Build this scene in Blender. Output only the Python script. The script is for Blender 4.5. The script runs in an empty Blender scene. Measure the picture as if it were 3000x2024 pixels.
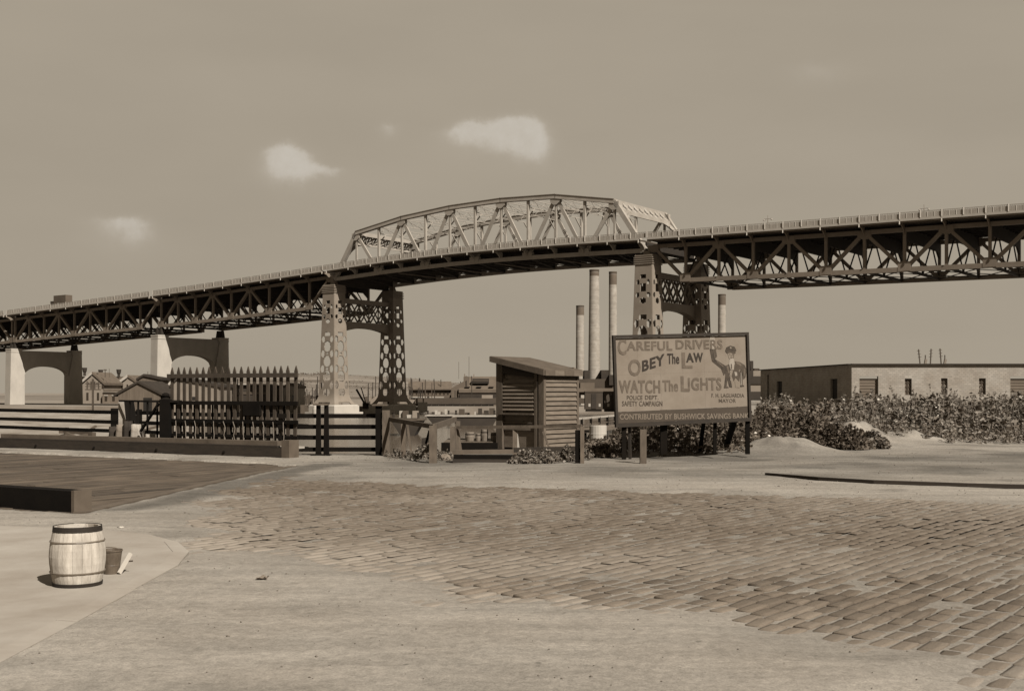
import bpy, bmesh, math, random
import numpy as np
from mathutils import Vector, Matrix, noise as mnoise
random.seed(7); rng = np.random.default_rng(7)
sc = bpy.context.scene
R = math.radians

# ------------------------------------------------------------ camera
FOC, CX, HZ, EYE = 3400.0, 1500.0, 1150.0, 1.6
cam_d = bpy.data.cameras.new('camera')
cam = bpy.data.objects.new('camera', cam_d); sc.collection.objects.link(cam)
cam.location = (0, 0, EYE); cam.rotation_euler = (R(90), 0, 0)
cam_d.sensor_fit = 'HORIZONTAL'; cam_d.sensor_width = 36.0
cam_d.lens = 36.0*FOC/3000.0; cam_d.shift_y = (HZ-1012.0)/3000.0
cam_d.clip_start = 0.1; cam_d.clip_end = 12000
sc.camera = cam

# ------------------------------------------------------------ light
SUN_AZ = Vector((0.573, -0.819, 0)).normalized(); SUN_EL = R(42)
SUN_STRENGTH = 5.0
SKY_STRENGTH = 0.05
SKY_GAIN = 3.2
sd = bpy.data.lights.new('sun', 'SUN'); sd.energy = SUN_STRENGTH; sd.angle = R(0.5); sd.color = (1.0, 0.97, 0.91)
sun = bpy.data.objects.new('sun', sd); sc.collection.objects.link(sun)
to_sun = Vector((SUN_AZ.x*math.cos(SUN_EL), SUN_AZ.y*math.cos(SUN_EL), math.sin(SUN_EL)))
sun.rotation_euler = (-to_sun).to_track_quat('-Z', 'Y').to_euler()
sun.location = to_sun*300

world = bpy.data.worlds.new('World'); sc.world = world; world.use_nodes = True
wt = world.node_tree; wt.nodes.clear()
def wn(t, **k):
    n = wt.nodes.new(t)
    for a, b in k.items(): setattr(n, a, b)
    return n
def wmath(op, a, b=None, clamp=False):
    n = wn('ShaderNodeMath', operation=op, use_clamp=clamp)
    for i, v in enumerate((a, b)):
        if v is None: continue
        if isinstance(v, (int, float)): n.inputs[i].default_value = v
        else: wt.links.new(v, n.inputs[i])
    return n.outputs[0]
sky = wn('ShaderNodeTexSky', sky_type='NISHITA', sun_disc=False)
sky.sun_elevation = SUN_EL; sky.sun_rotation = math.atan2(SUN_AZ.x, SUN_AZ.y)
sky.air_density = 1.0; sky.dust_density = 0.6; sky.ozone_density = 1.0
bw = wn('ShaderNodeRGBToBW'); wt.links.new(sky.outputs[0], bw.inputs[0])
_m = wmath('MINIMUM', bw.outputs[0], 2.7)      # the bright lower sky sits on the film's shoulder, the zenith falls off
base = wmath('MULTIPLY', _m, SKY_GAIN/2.7)
tc = wn('ShaderNodeTexCoord'); sep = wn('ShaderNodeSeparateXYZ'); wt.links.new(tc.outputs['Generated'], sep.inputs[0])
yy = wmath('MAXIMUM', sep.outputs[1], 0.08)
front = wmath('GREATER_THAN', sep.outputs[1], 0.1)
nz = wn('ShaderNodeTexNoise'); nz.inputs['Scale'].default_value = 55; nz.inputs['Detail'].default_value = 7; nz.inputs['Roughness'].default_value = .6
wt.links.new(tc.outputs['Generated'], nz.inputs['Vector'])
nsep = wn('ShaderNodeSeparateColor'); wt.links.new(nz.outputs['Color'], nsep.inputs[0])
u = wmath('ADD', wmath('DIVIDE', sep.outputs[0], yy), wmath('MULTIPLY', wmath('SUBTRACT', nsep.outputs[0], .5), .013))
v = wmath('ADD', wmath('DIVIDE', sep.outputs[2], yy), wmath('MULTIPLY', wmath('SUBTRACT', nsep.outputs[1], .5), .016))
CL = [(828, 456, 44, 34, .95), (882, 466, 30, 24, .60), (905, 492, 36, 15, .38), (962, 500, 34, 11, .36), (862, 512, 110, 30, .14),
      (1340, 392, 48, 16, .30), (1392, 372, 44, 24, .60), (1452, 384, 50, 26, .50), (1515, 368, 40, 32, .95), (1566, 388, 34, 34, .75), (1565, 436, 38, 26, .24), (1470, 430, 150, 36, .13),
      (1135, 375, 26, 18, .26), (335, 650, 60, 24, .34), (405, 662, 44, 26, .34), (350, 712, 120, 42, .13),
      (2385, 205, 70, 26, .18), (1100, 560, 200, 60, .06), (2450, 420, 320, 70, .06), (700, 240, 300, 60, .05)]
tot = None
for (px, py, a, b, A) in CL:
    du = wmath('DIVIDE', wmath('SUBTRACT', u, (px-CX)/FOC), a/FOC*1.2)
    dv = wmath('DIVIDE', wmath('SUBTRACT', v, (HZ-py)/FOC), b/FOC*1.25)
    dv = wmath('MULTIPLY', dv, wmath('ADD', .72, wmath('MULTIPLY', wmath('GREATER_THAN', dv, 0), .75)))     # billowed top, soft base
    q = wmath('ADD', wmath('MULTIPLY', du, du), wmath('MULTIPLY', dv, dv))
    g = wmath('MULTIPLY', wmath('EXPONENT', wmath('MULTIPLY', q, -1.0)), A*1.25)
    tot = g if tot is None else wmath('ADD', tot, g)
nz2 = wn('ShaderNodeTexNoise'); nz2.inputs['Scale'].default_value = 5; nz2.inputs['Detail'].default_value = 6
mp = wn('ShaderNodeMapping'); mp.inputs['Scale'].default_value = (1, 1, 3.5)
wt.links.new(tc.outputs['Generated'], mp.inputs[0]); wt.links.new(mp.outputs[0], nz2.inputs['Vector'])
veil = wmath('MULTIPLY', wmath('SUBTRACT', nz2.outputs[0], .42), .14)
tot = wmath('MULTIPLY', tot, front)
nz3 = wn('ShaderNodeTexNoise'); nz3.inputs['Scale'].default_value = 70; nz3.inputs['Detail'].default_value = 8; nz3.inputs['Roughness'].default_value = .62
wt.links.new(tc.outputs['Generated'], nz3.inputs['Vector'])
edge = wn('ShaderNodeMapRange', interpolation_type='SMOOTHSTEP'); edge.inputs['From Min'].default_value = .12; edge.inputs['From Max'].default_value = .70
wt.links.new(wmath('ADD', tot, wmath('MULTIPLY', wmath('MULTIPLY', wmath('SUBTRACT', nz3.outputs[0], .5), 1.3), wmath('MINIMUM', tot, .6))), edge.inputs[0])
body = wmath('ADD', wmath('MULTIPLY', edge.outputs[0], wmath('ADD', .07, wmath('MULTIPLY', nz3.outputs[0], .32))), wmath('MULTIPLY', wmath('MINIMUM', tot, .9), .27))
gain = wmath('ADD', wmath('ADD', 1.0, veil), body)
lum = wmath('MULTIPLY', base, gain)
mixc = wn('ShaderNodeVectorMath', operation='SCALE')
cm = wn('ShaderNodeMix', data_type='RGBA'); cm.inputs[6].default_value = (1.155, 1.005, .79, 1); cm.inputs[7].default_value = (1.10, 1.01, .88, 1)
wt.links.new(wmath('MULTIPLY', body, 1.8, True), cm.inputs[0]); wt.links.new(cm.outputs[2], mixc.inputs[0])
wt.links.new(lum, mixc.inputs['Scale'])
bg = wn('ShaderNodeBackground'); bg.inputs['Strength'].default_value = SKY_STRENGTH
wt.links.new(mixc.outputs[0], bg.inputs['Color'])
wo = wn('ShaderNodeOutputWorld'); wt.links.new(bg.outputs[0], wo.inputs[0])

sc.view_settings.view_transform = 'Standard'; sc.view_settings.look = 'None'
sc.view_settings.exposure = 1.0; sc.view_settings.gamma = 1; sc.view_settings.use_curve_mapping = False
sc.cycles.max_bounces = 6; sc.cycles.use_denoising = True

# ------------------------------------------------------------ materials
def tone(L):
    L = L*.545
    k = min(1.0, L/0.185)
    return (L*(1.27-.145*k), L*(.89+.105*k), L*(.57+.265*k), 1)
def mat(name, L, var=.18, scale=1.0, vec=(1, 1, 1), rough=.85, bump=0.0, bscale=20, per=0.0, spec=.25, detail=8, coat=None):
    m = bpy.data.materials.new(name); m.use_nodes = True
    nt = m.node_tree; p = nt.nodes['Principled BSDF']
    p.inputs['Roughness'].default_value = rough
    p.inputs['Specular IOR Level'].default_value = spec
    t = nt.nodes.new('ShaderNodeTexCoord'); mp = nt.nodes.new('ShaderNodeMapping'); mp.inputs['Scale'].default_value = vec
    nt.links.new(t.outputs['Object'], mp.inputs[0])
    n = nt.nodes.new('ShaderNodeTexNoise'); n.inputs['Scale'].default_value = scale; n.inputs['Detail'].default_value = detail; n.inputs['Roughness'].default_value = .62
    nt.links.new(mp.outputs[0], n.inputs['Vector'])
    r = nt.nodes.new('ShaderNodeValToRGB'); r.color_ramp.elements[0].position = .28; r.color_ramp.elements[1].position = .72
    r.color_ramp.elements[0].color = tone(L*(1-var)); r.color_ramp.elements[1].color = tone(L*(1+var))
    nt.links.new(n.outputs[0], r.inputs[0]); out = r.outputs[0]
    if per:
        oi = nt.nodes.new('ShaderNodeObjectInfo'); mr = nt.nodes.new('ShaderNodeMapRange')
        mr.inputs['To Min'].default_value = 1-per; mr.inputs['To Max'].default_value = 1+per
        nt.links.new(oi.outputs['Random'], mr.inputs[0])
        vm = nt.nodes.new('ShaderNodeVectorMath'); vm.operation = 'SCALE'
        nt.links.new(out, vm.inputs[0]); nt.links.new(mr.outputs[0], vm.inputs['Scale']); out = vm.outputs[0]
    nt.links.new(out, p.inputs['Base Color'])
    if bump:
        n2 = nt.nodes.new('ShaderNodeTexNoise'); n2.inputs['Scale'].default_value = bscale; n2.inputs['Detail'].default_value = 6
        nt.links.new(mp.outputs[0], n2.inputs['Vector'])
        b = nt.nodes.new('ShaderNodeBump'); b.inputs['Distance'].default_value = bump
        nt.links.new(n2.outputs[0], b.inputs['Height']); nt.links.new(b.outputs[0], p.inputs['Normal'])
    return m
M = {}
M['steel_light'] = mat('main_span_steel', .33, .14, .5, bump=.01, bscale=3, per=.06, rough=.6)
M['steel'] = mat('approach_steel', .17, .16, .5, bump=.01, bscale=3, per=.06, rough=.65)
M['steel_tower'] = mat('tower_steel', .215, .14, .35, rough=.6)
M['steel_shaded'] = mat('floor_steel_shaded', .022, .3, .6, rough=.8)  # near-black base carries the shade under the deck
M['rail_steel'] = mat('railing_paint', .33, .1, .8, per=.05, rough=.6)
M['deck'] = mat('deck_slab', .05, .2, .3)  # dark base also carries the shade of the underside
M['rail_panel'] = mat('railing_panel', .33, .12, .8, rough=.7)
M['fascia'] = mat('sidewalk_fascia', .40, .12, .4)
M['concrete'] = mat('pier_concrete', .41, .16, .25, vec=(1, 1, .5), bump=.02, bscale=2)
M['wood_grey'] = mat('weathered_wood', .098, .35, 3, vec=(3, 3, 1), bump=.004, bscale=30, per=.16)
M['wood_board'] = mat('clapboard_wood', .135, .3, 2.2, vec=(1, 1, 6), bump=.004, bscale=25, per=.14)
M['wood_brown'] = mat('picket_wood', .05, .3, 4, vec=(3, 3, .8), bump=.003, bscale=30, per=.15)
M['wood_black'] = mat('tarred_wood', .006, .4, 3, per=.2, rough=.95, spec=.08, bump=.003, bscale=25)
M['timber'] = mat('guard_timber', .028, .35, 2.0, vec=(1, 1, 5), bump=.006, bscale=14, per=.1)  # dark base holds the shade of the guard-beam front
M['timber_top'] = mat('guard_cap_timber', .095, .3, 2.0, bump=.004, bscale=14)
M['iron'] = mat('black_iron', .007, .3, 4, rough=.9, spec=.1)
M['strap'] = mat('rusty_strap', .22, .3, 8, rough=.6)
M['stone_block'] = mat('concrete_block', .17, .3, 5, bump=.01, bscale=20)
M['stone_pale'] = mat('pale_concrete', .30, .25, 5, bump=.01, bscale=20)
M['cobble'] = mat('granite_block', .105, .2, 9, bump=.006, bscale=30, per=.20, rough=.75)
M['cobble_b'] = mat('granite_block_dusty', .13, .2, 9, bump=.006, bscale=30, per=.16, rough=.8)
M['cobble_c'] = mat('granite_block_dustier', .16, .18, 9, bump=.005, bscale=30, per=.12, rough=.85)
M['cobble_d'] = mat('granite_block_covered', .235, .15, 9, bump=.005, bscale=30, per=.08, rough=.9)
M['cobble_far'] = mat('granite_blocks', .105, .22, 5, bump=.006, bscale=30, rough=.75)
M['plank'] = mat('plank_deck', .066, .35, 1.1, bump=.004, bscale=20)
M['sand'] = mat('sand', .29, .14, 1.2, bump=.02, bscale=8)
M['curb'] = mat('curb_stone', .34, .15, 3, bump=.004, bscale=20)
M['walk'] = mat('sidewalk', .315, .2, 1.1, bump=.006, bscale=12)
M['barrel'] = mat('barrel_stave', .44, .38, 5, vec=(3, 3, .8), bump=.002, bscale=40, per=.07)
M['hoop'] = mat('barrel_hoop', .16, .3, 8, rough=.5)
M['barrel_rim'] = mat('barrel_chime', .02, .3, 8)
M['bucket'] = mat('bucket_metal', .10, .35, 12, rough=.45)
M['white_stick'] = mat('pale_wood', .5, .1, 8)
M['board_face'] = mat('billboard_paint', .185, .14, 2.2, bump=.001)
M['board_frame'] = mat('billboard_frame', .025, .3, 5)
M['board_band'] = mat('billboard_band', .05, .15, 3)
M['letter_grey'] = mat('letter_grey', .102, .28, 9)
M['letter_dark'] = mat('letter_dark', .027, .3, 9)
M['letter_mid'] = mat('letter_brown', .06, .2, 9)
M['letter_pale'] = mat('letter_pale', .16, .12, 9)
M['fig_dark'] = mat('print_dark', .045, .5, 12)
M['fig_white'] = mat('print_white', .27, .08, 9)
M['brick_pale'] = None
M['roof'] = mat('roof_felt', .10, .25, .8, per=.1)
M['shed_roof'] = mat('shed_roof_felt', .085, .3, 3, bump=.003, bscale=30)
M['house'] = mat('house_stucco', .21, .14, .3, per=.08)
M['house_dim'] = mat('house_brick', .12, .2, .4, per=.1)
M['barn'] = mat('barn_board', .105, .25, .6, vec=(3, 3, .3))
M['dark'] = mat('dark_opening', .012, .3, 2)
M['glass'] = mat('window_glass', .03, .3, 2, rough=.2, spec=.6)
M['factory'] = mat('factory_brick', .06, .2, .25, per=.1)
M['factory_mid'] = mat('factory_stucco', .10, .2, .25, per=.1)  # paler of the two factory tones
M['bulkhead'] = mat('bulkhead_timber', .075, .3, .5, vec=(2, 2, .6))
M['white_paint'] = mat('white_paint', .36, .15, 1)
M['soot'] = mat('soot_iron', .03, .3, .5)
M['pole'] = mat('pole_wood', .06, .3, 1)
M['boxcar'] = mat('boxcar_paint', .05, .2, .5)
M['shore'] = mat('far_earth', .22, .35, .05)
M['bark'] = mat('weed_stem', .16, .3, 8)
M['flower'] = mat('weed_flower', .55, .1, 8)
M['keg_wood'] = mat('keg_wood', .17, .35, 6, vec=(3, 3, .8), per=.2)
M['debris'] = mat('rubble', .2, .5, 2, per=.3)

def leafmat(name, L):
    m = bpy.data.materials.new(name); m.use_nodes = True
    nt = m.node_tree; p = nt.nodes['Principled BSDF']; p.inputs['Roughness'].default_value = .75; p.inputs['Specular IOR Level'].default_value = .2
    t = nt.nodes.new('ShaderNodeTexCoord'); n = nt.nodes.new('ShaderNodeTexWhiteNoise')
    mp = nt.nodes.new('ShaderNodeAttribute'); mp.attribute_name = 'leaf'
    r = nt.nodes.new('ShaderNodeValToRGB'); r.color_ramp.elements[0].color = tone(L*.55); r.color_ramp.elements[1].color = tone(L*1.5)
    nt.links.new(mp.outputs['Fac'], r.inputs[0]); nt.links.new(r.outputs[0], p.inputs['Base Color'])
    tr = nt.nodes.new('ShaderNodeBsdfTranslucent'); nt.links.new(r.outputs[0], tr.inputs[0])
    mx = nt.nodes.new('ShaderNodeMixShader'); mx.inputs[0].default_value = .25
    nt.links.new(p.outputs[0], mx.inputs[1]); nt.links.new(tr.outputs[0], mx.inputs[2])
    nt.links.new(mx.outputs[0], nt.nodes['Material Output'].inputs[0])
    return m
M['leaf'] = leafmat('weed_leaf', .20)
M['leaf_dark'] = leafmat('bush_leaf', .12)

def brickmat(name, L, w, h, mortar=.8):
    m = mat(name, L, .2, .6, bump=.0)
    nt = m.node_tree; p = nt.nodes['Principled BSDF']
    t = nt.nodes.new('ShaderNodeTexCoord'); b = nt.nodes.new('ShaderNodeTexBrick')
    sp = nt.nodes.new('ShaderNodeSeparateXYZ'); cb = nt.nodes.new('ShaderNodeCombineXYZ'); ad = nt.nodes.new('ShaderNodeMath')
    nt.links.new(t.outputs['Object'], sp.inputs[0]); nt.links.new(sp.outputs[0], ad.inputs[0]); nt.links.new(sp.outputs[1], ad.inputs[1])
    nt.links.new(ad.outputs[0], cb.inputs[0]); nt.links.new(sp.outputs[2], cb.inputs[1]); nt.links.new(cb.outputs[0], b.inputs[0])
    b.inputs['Scale'].default_value = 1; b.inputs['Brick Width'].default_value = w; b.inputs['Row Height'].default_value = h; b.inputs['Mortar Size'].default_value = h*.13
    b.inputs['Color1'].default_value = (1.0, 1.0, 1.0, 1); b.inputs['Color2'].default_value = (.78, .78, .78, 1); b.inputs['Mortar'].default_value = (mortar, mortar, mortar, 1)
    src = p.inputs['Base Color'].links[0].from_socket
    mx = nt.nodes.new('ShaderNodeMix'); mx.data_type = 'RGBA'; mx.blend_type = 'MULTIPLY'; mx.inputs[0].default_value = 1
    nt.links.new(src, mx.inputs[6]); nt.links.new(b.outputs[0], mx.inputs[7]); nt.links.new(mx.outputs[2], p.inputs['Base Color'])
    return m
M['brick_pale'] = brickmat('depot_brick', .30, .42, .2, .72)
M['chimney_brick'] = brickmat('chimney_brick', .33, 3.0, .45, .93)

def water_mat():
    m = mat('creek_water', .11, .15, .02, rough=.16, spec=.5)
    nt = m.node_tree; p = nt.nodes['Principled BSDF']
    t = nt.nodes.new('ShaderNodeTexCoord'); mp = nt.nodes.new('ShaderNodeMapping'); mp.inputs['Scale'].default_value = (.6, 1.4, 1)
    n = nt.nodes.new('ShaderNodeTexNoise'); n.inputs['Scale'].default_value = 1.3; n.inputs['Detail'].default_value = 6
    nt.links.new(t.outputs['Object'], mp.inputs[0]); nt.links.new(mp.outputs[0], n.inputs[0])
    b = nt.nodes.new('ShaderNodeBump'); b.inputs['Distance'].default_value = .03; b.inputs['Strength'].default_value = .35
    nt.links.new(n.outputs[0], b.inputs['Height']); nt.links.new(b.outputs[0], p.inputs['Normal'])
    return m
M['water'] = water_mat()

# ------------------------------------------------------------ builders
OFF = {}
def link(o):
    sc.collection.objects.link(o); return o
def tag(o, label=None, cat=None, group=None, kind=None):
    if label: o['label'] = label
    if cat: o['category'] = cat
    if group: o['group'] = group
    if kind: o['kind'] = kind
    return o
def thing(name, loc, label, cat, group=None):
    o = bpy.data.objects.new(name, None); o.location = loc; o.empty_display_size = .2
    OFF[o.name] = Vector(loc); link(o); return tag(o, label, cat, group)
class MB:
    def __init__(s): s.v = []; s.f = []; s.mi = []
    def add(s, vs, fs, mi=0):
        b = len(s.v); s.v += [tuple(x) for x in vs]; s.f += [tuple(b+i for i in f) for f in fs]; s.mi += [mi]*len(fs); return s
    def box(s, lo, hi, mi=0):
        (a, b, c), (d, e, f) = lo, hi
        vs = [(a, b, c), (d, b, c), (d, e, c), (a, e, c), (a, b, f), (d, b, f), (d, e, f), (a, e, f)]
        return s.add(vs, [(0, 3, 2, 1), (4, 5, 6, 7), (0, 1, 5, 4), (1, 2, 6, 5), (2, 3, 7, 6), (3, 0, 4, 7)], mi)
    def beam(s, p, q, w, d, up=(0, 0, 1), mi=0, w2=None, d2=None):
        p = Vector(p); q = Vector(q); a = (q-p).normalized(); up = Vector(up)
        x = a.cross(up)
        if x.length < 1e-3: x = a.cross(Vector((0, 1, 0)))
        x.normalize(); y = x.cross(a).normalized()
        w2 = w if w2 is None else w2; d2 = d if d2 is None else d2
        vs = [p+x*(i*w/2)+y*(j*d/2) for i, j in ((-1, -1), (1, -1), (1, 1), (-1, 1))]+[q+x*(i*w2/2)+y*(j*d2/2) for i, j in ((-1, -1), (1, -1), (1, 1), (-1, 1))]
        return s.add(vs, [(0, 3, 2, 1), (4, 5, 6, 7), (0, 1, 5, 4), (1, 2, 6, 5), (2, 3, 7, 6), (3, 0, 4, 7)], mi)
    def hexa(s, b4, t4, mi=0):
        return s.add(list(b4)+list(t4), [(0, 3, 2, 1), (4, 5, 6, 7), (0, 1, 5, 4), (1, 2, 6, 5), (2, 3, 7, 6), (3, 0, 4, 7)], mi)
    def lathe(s, c, prof, n=16, mi=0, axis=None):
        c = Vector(c); vs = []; fs = []
        for r, z in prof:
            for i in range(n):
                a = 2*math.pi*i/n; vs.append(c+Vector((r*math.cos(a), r*math.sin(a), z)))
        for k in range(len(prof)-1):
            for i in range(n):
                j = (i+1) % n; fs.append((k*n+i, k*n+j, (k+1)*n+j, (k+1)*n+i))
        fs.append(tuple(range(n))[::-1]); fs.append(tuple((len(prof)-1)*n+i for i in range(n)))
        return s.add(vs, fs, mi)
    def prism(s, poly, d, mi=0):      # poly: list of 3-D points in a plane; d: extrusion vector
        n = len(poly); d = Vector(d); vs = [Vector(p) for p in poly]+[Vector(p)+d for p in poly]
        fs = [tuple(range(n))[::-1], tuple(range(n, 2*n))]+[(i, (i+1) % n, n+(i+1) % n, n+i) for i in range(n)]
        return s.add(vs, fs, mi)
    def build(s, name, m, parent=None, smooth=False, fix=True):
        off = OFF[parent.name] if parent is not None else Vector((0, 0, 0))
        me = bpy.data.meshes.new(name)
        me.from_pydata([(x-off.x, y-off.y, z-off.z) for x, y, z in s.v], [], s.f)
        for mm in (m if isinstance(m, (list, tuple)) else [m]): me.materials.append(M[mm] if isinstance(mm, str) else mm)
        if any(s.mi): me.polygons.foreach_set('material_index', s.mi)
        if fix:
            bm = bmesh.new(); bm.from_mesh(me); bmesh.ops.recalc_face_normals(bm, faces=bm.faces); bm.to_mesh(me); bm.free()
        if smooth: me.shade_smooth()
        o = bpy.data.objects.new(name, me); link(o)
        if parent is not None: o.parent = parent; OFF[o.name] = off
        else: OFF[o.name] = Vector((0, 0, 0))
        return o
def fast_mesh(name, V, F, m, parent=None, smooth=False, attr=None):
    me = bpy.data.meshes.new(name); V = np.asarray(V, dtype=np.float32); F = np.asarray(F, dtype=np.int32)
    if parent is not None: V = V-np.array(OFF[parent.name], dtype=np.float32)
    n = F.shape[1]
    me.vertices.add(len(V)); me.vertices.foreach_set('co', V.ravel())
    me.loops.add(F.size); me.loops.foreach_set('vertex_index', F.ravel())
    me.polygons.add(len(F)); me.polygons.foreach_set('loop_start', np.arange(0, F.size, n, dtype=np.int32))
    me.update(calc_edges=True)
    for mm in (m if isinstance(m, (list, tuple)) else [m]): me.materials.append(M[mm])
    if attr is not None:
        a = me.attributes.new(attr[0], 'FLOAT', attr[1]); a.data.foreach_set('value', np.asarray(attr[2], dtype=np.float32))
    if smooth: me.shade_smooth()
    o = bpy.data.objects.new(name, me); link(o)
    if parent is not None: o.parent = parent; OFF[o.name] = OFF[parent.name]
    else: OFF[o.name] = Vector((0, 0, 0))
    return o
def at(px, py, Y):                      # the place seen at this spot of the photograph, Y metres away
    return Vector(((px-CX)/FOC*Y, Y, EYE+(HZ-py)/FOC*Y))
def gp(px, py, z=0.0):                  # the place on level z
    Y = (EYE-z)*FOC/(py-HZ); return Vector(((px-CX)/FOC*Y, Y, z))

# value noise on arrays
_tab = rng.random((256, 256))
def vnoise(x, y):
    xi = np.floor(x).astype(int); yi = np.floor(y).astype(int); fx = x-xi; fy = y-yi
    fx = fx*fx*(3-2*fx); fy = fy*fy*(3-2*fy)
    g = lambda i, j: _tab[(xi+i) % 256, (yi+j) % 256]
    return (g(0, 0)*(1-fx)+g(1, 0)*fx)*(1-fy)+(g(0, 1)*(1-fx)+g(1, 1)*fx)*fy
def fbm(x, y, o=4, k=1.0):
    s = 0; a = 1; t = 0
    for i in range(o):
        s = s+a*(vnoise(x*k+17.3*i, y*k+9.1*i)-.5); t += a; a *= .5; k *= 2.03
    return s/t*2
def sstep(a, b, x):
    t = np.clip((x-a)/(b-a), 0, 1); return t*t*(3-2*t)
def poly_sd(P, X, Y):                   # signed distance, positive inside
    P = np.array(P, float); d = np.full(X.shape, 1e9); ins = np.zeros(X.shape, bool)
    for i in range(len(P)):
        a = P[i]; b = P[(i+1) % len(P)]; e = b-a
        t = np.clip(((X-a[0])*e[0]+(Y-a[1])*e[1])/(e@e), 0, 1)
        d = np.minimum(d, np.hypot(X-a[0]-t*e[0], Y-a[1]-t*e[1]))
        c = (a[1] > Y) != (b[1] > Y)
        with np.errstate(divide='ignore', invalid='ignore'):
            xx = (b[0]-a[0])*(Y-a[1])/(b[1]-a[1]+1e-12)+a[0]
        ins ^= c & (X < xx)
    return np.where(ins, d, -d)

# ------------------------------------------------------------ ground
COB = [(-4.7, 15.7), (-3.2, 11.8), (-1.7, 10.2), (-.58, 9.2), (.52, 8.3), (1.25, 7.7), (1.95, 6.85), (3.2, 5.3), (6, 4.2), (40, 3.5), (40, 13),
       (14, 15.3), (8.0, 16.6), (4.4, 18.4), (1.2, 19.5), (-1.8, 20.6), (-4.1, 22.2), (-4.9, 21.5)]
PLK = [(-5.62, 15.2), (-5.0, 22.6), (-4.6, 25.0), (-5.5, 26.0), (-12.7, 30.4), (-60, 57), (-60, 40)]
TAR = [(-5.55, 15.4), (-4.9, 22.6), (-4.3, 25.6), (-3.6, 25.8), (-4.2, 22.5), (-4.7, 16.6), (-5.0, 15.5)]
EDGE = [(-400, 300), (-60, 62), (-14.2, 37.0), (-5.6, 30.05), (-3.0, 30.05), (1.6, 33.0), (3.2, 35.0), (4.0, 42), (5, 50), (10, 110), (22, 232), (60, 330), (400, 330), (400, -20), (-400, -20)]
def cobmask(X, Y):
    d = poly_sd(COB, X, Y)
    return sstep(-.45, .75, d+.55*fbm(X, Y, 3, .9)+.25*fbm(X, Y, 2, 3.0))
def ground_z(X, Y):
    c = cobmask(X, Y)
    lowz = -.010-.032*sstep(.05, .55, fbm(X+3, Y, 3, .55))
    z = .020*(1-c)+lowz*c + .008*fbm(X, Y, 4, 2.2)*(1-.6*c) + .004*fbm(X, Y, 3, 6.0)*(1-c) + .03*fbm(X, Y, 3, .25)*sstep(20, 30, Y)
    near = 1-sstep(26, 60, Y)
    for (x0, y0_, k1, k2) in ((-2.2, 7.5, .95, .030), (-.9, 7.2, .95, .030), (1.6, 6.6, 1.25, .02), (2.7, 6.3, 1.25, .02)):
        dx = X-(x0+k1*(Y-y0_)*-.55+k2*(Y-y0_)**2*-1.0); z = z-.008*(1-c)*np.exp(-(dx/.09)**2)*(1-sstep(12, 15, Y))+.004*(1-c)*np.exp(-((np.abs(dx)-.17)/.06)**2)*(1-sstep(12, 15, Y))
    # sand mounds
    for (mx, my, rx, ry, h) in ((7.0, 30.6, 1.15, 1.1, .42), (7.9, 30.9, .6, .7, .12), (10.5, 36.0, 1.0, 1.2, .72), (12.3, 36.6, 1.2, .9, .34), (13.6, 37.5, 1.4, 1.0, .12), (3.5, 29.5, 2.5, 1.2, .06)):
        z = z+h*np.exp(-(((X-mx)/rx)**2+((Y-my)/ry)**2)*1.3)*(1+.35*fbm(X, Y, 5, 2.2))
    z = z+.018*sstep(0, 1, (Y-22)/4)*near*(1+fbm(X, Y, 4, .8))
    # dusty berm along the far side of the street
    z = z+.035*np.exp(-((Y-23.2-.12*X)/1.1)**2)*sstep(-4, 0, X)
    dp = poly_sd(PLK, X, Y); z = np.where(dp > 0, -.10, z)
    # sidewalk corner lies on top: keep the earth under it low
    e = poly_sd(EDGE, X, Y)
    z = z-4.9*sstep(.05, -1.2, e)
    return z, c, dp
xs = np.concatenate([np.linspace(-400, -62, 14), np.linspace(-60, -14, 47)[:-1], np.linspace(-14, -6, 90)[:-1], np.linspace(-6, 8, 230)[:-1], np.linspace(8, 18, 90)[:-1], np.linspace(18, 60, 60), np.linspace(66, 400, 16)])
ys = np.concatenate([np.linspace(-20, 3.2, 8), np.linspace(4, 12, 170)[:-1], np.linspace(12, 24, 170)[:-1], np.linspace(24, 40, 120)[:-1], np.linspace(40, 60, 50)[:-1], np.linspace(60, 150, 60)[:-1], np.linspace(150, 330, 40)])
XX, YY = np.meshgrid(xs, ys); ZZ, CC, DP = ground_z(XX, YY)
nx, ny = len(xs), len(ys)
V = np.stack([XX.ravel(), YY.ravel(), ZZ.ravel()], 1)
idx = np.arange(nx*ny).reshape(ny, nx)
F = np.stack([idx[:-1, :-1].ravel(), idx[:-1, 1:].ravel(), idx[1:, 1:].ravel(), idx[1:, :-1].ravel()], 1)
gm = mat('dusty_ground', .338, .12, .55, bump=.0, spec=.1)
nt = gm.node_tree; p = nt.nodes['Principled BSDF']; src = p.inputs['Base Color'].links[0].from_socket
tcg = nt.nodes.new('ShaderNodeTexCoord')
n2 = nt.nodes.new('ShaderNodeTexNoise'); n2.inputs['Scale'].default_value = 14; n2.inputs['Detail'].default_value = 9; n2.inputs['Roughness'].default_value = .75
n3 = nt.nodes.new('ShaderNodeTexNoise'); n3.inputs['Scale'].default_value = 1.0; n3.inputs['Detail'].default_value = 5
mp3 = nt.nodes.new('ShaderNodeMapping'); mp3.inputs['Scale'].default_value = (.5, 2.4, 1); mp3.inputs['Rotation'].default_value = (0, 0, -.1)
nt.links.new(tcg.outputs['Object'], n2.inputs[0]); nt.links.new(tcg.outputs['Object'], mp3.inputs[0]); nt.links.new(mp3.outputs[0], n3.inputs[0])
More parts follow.
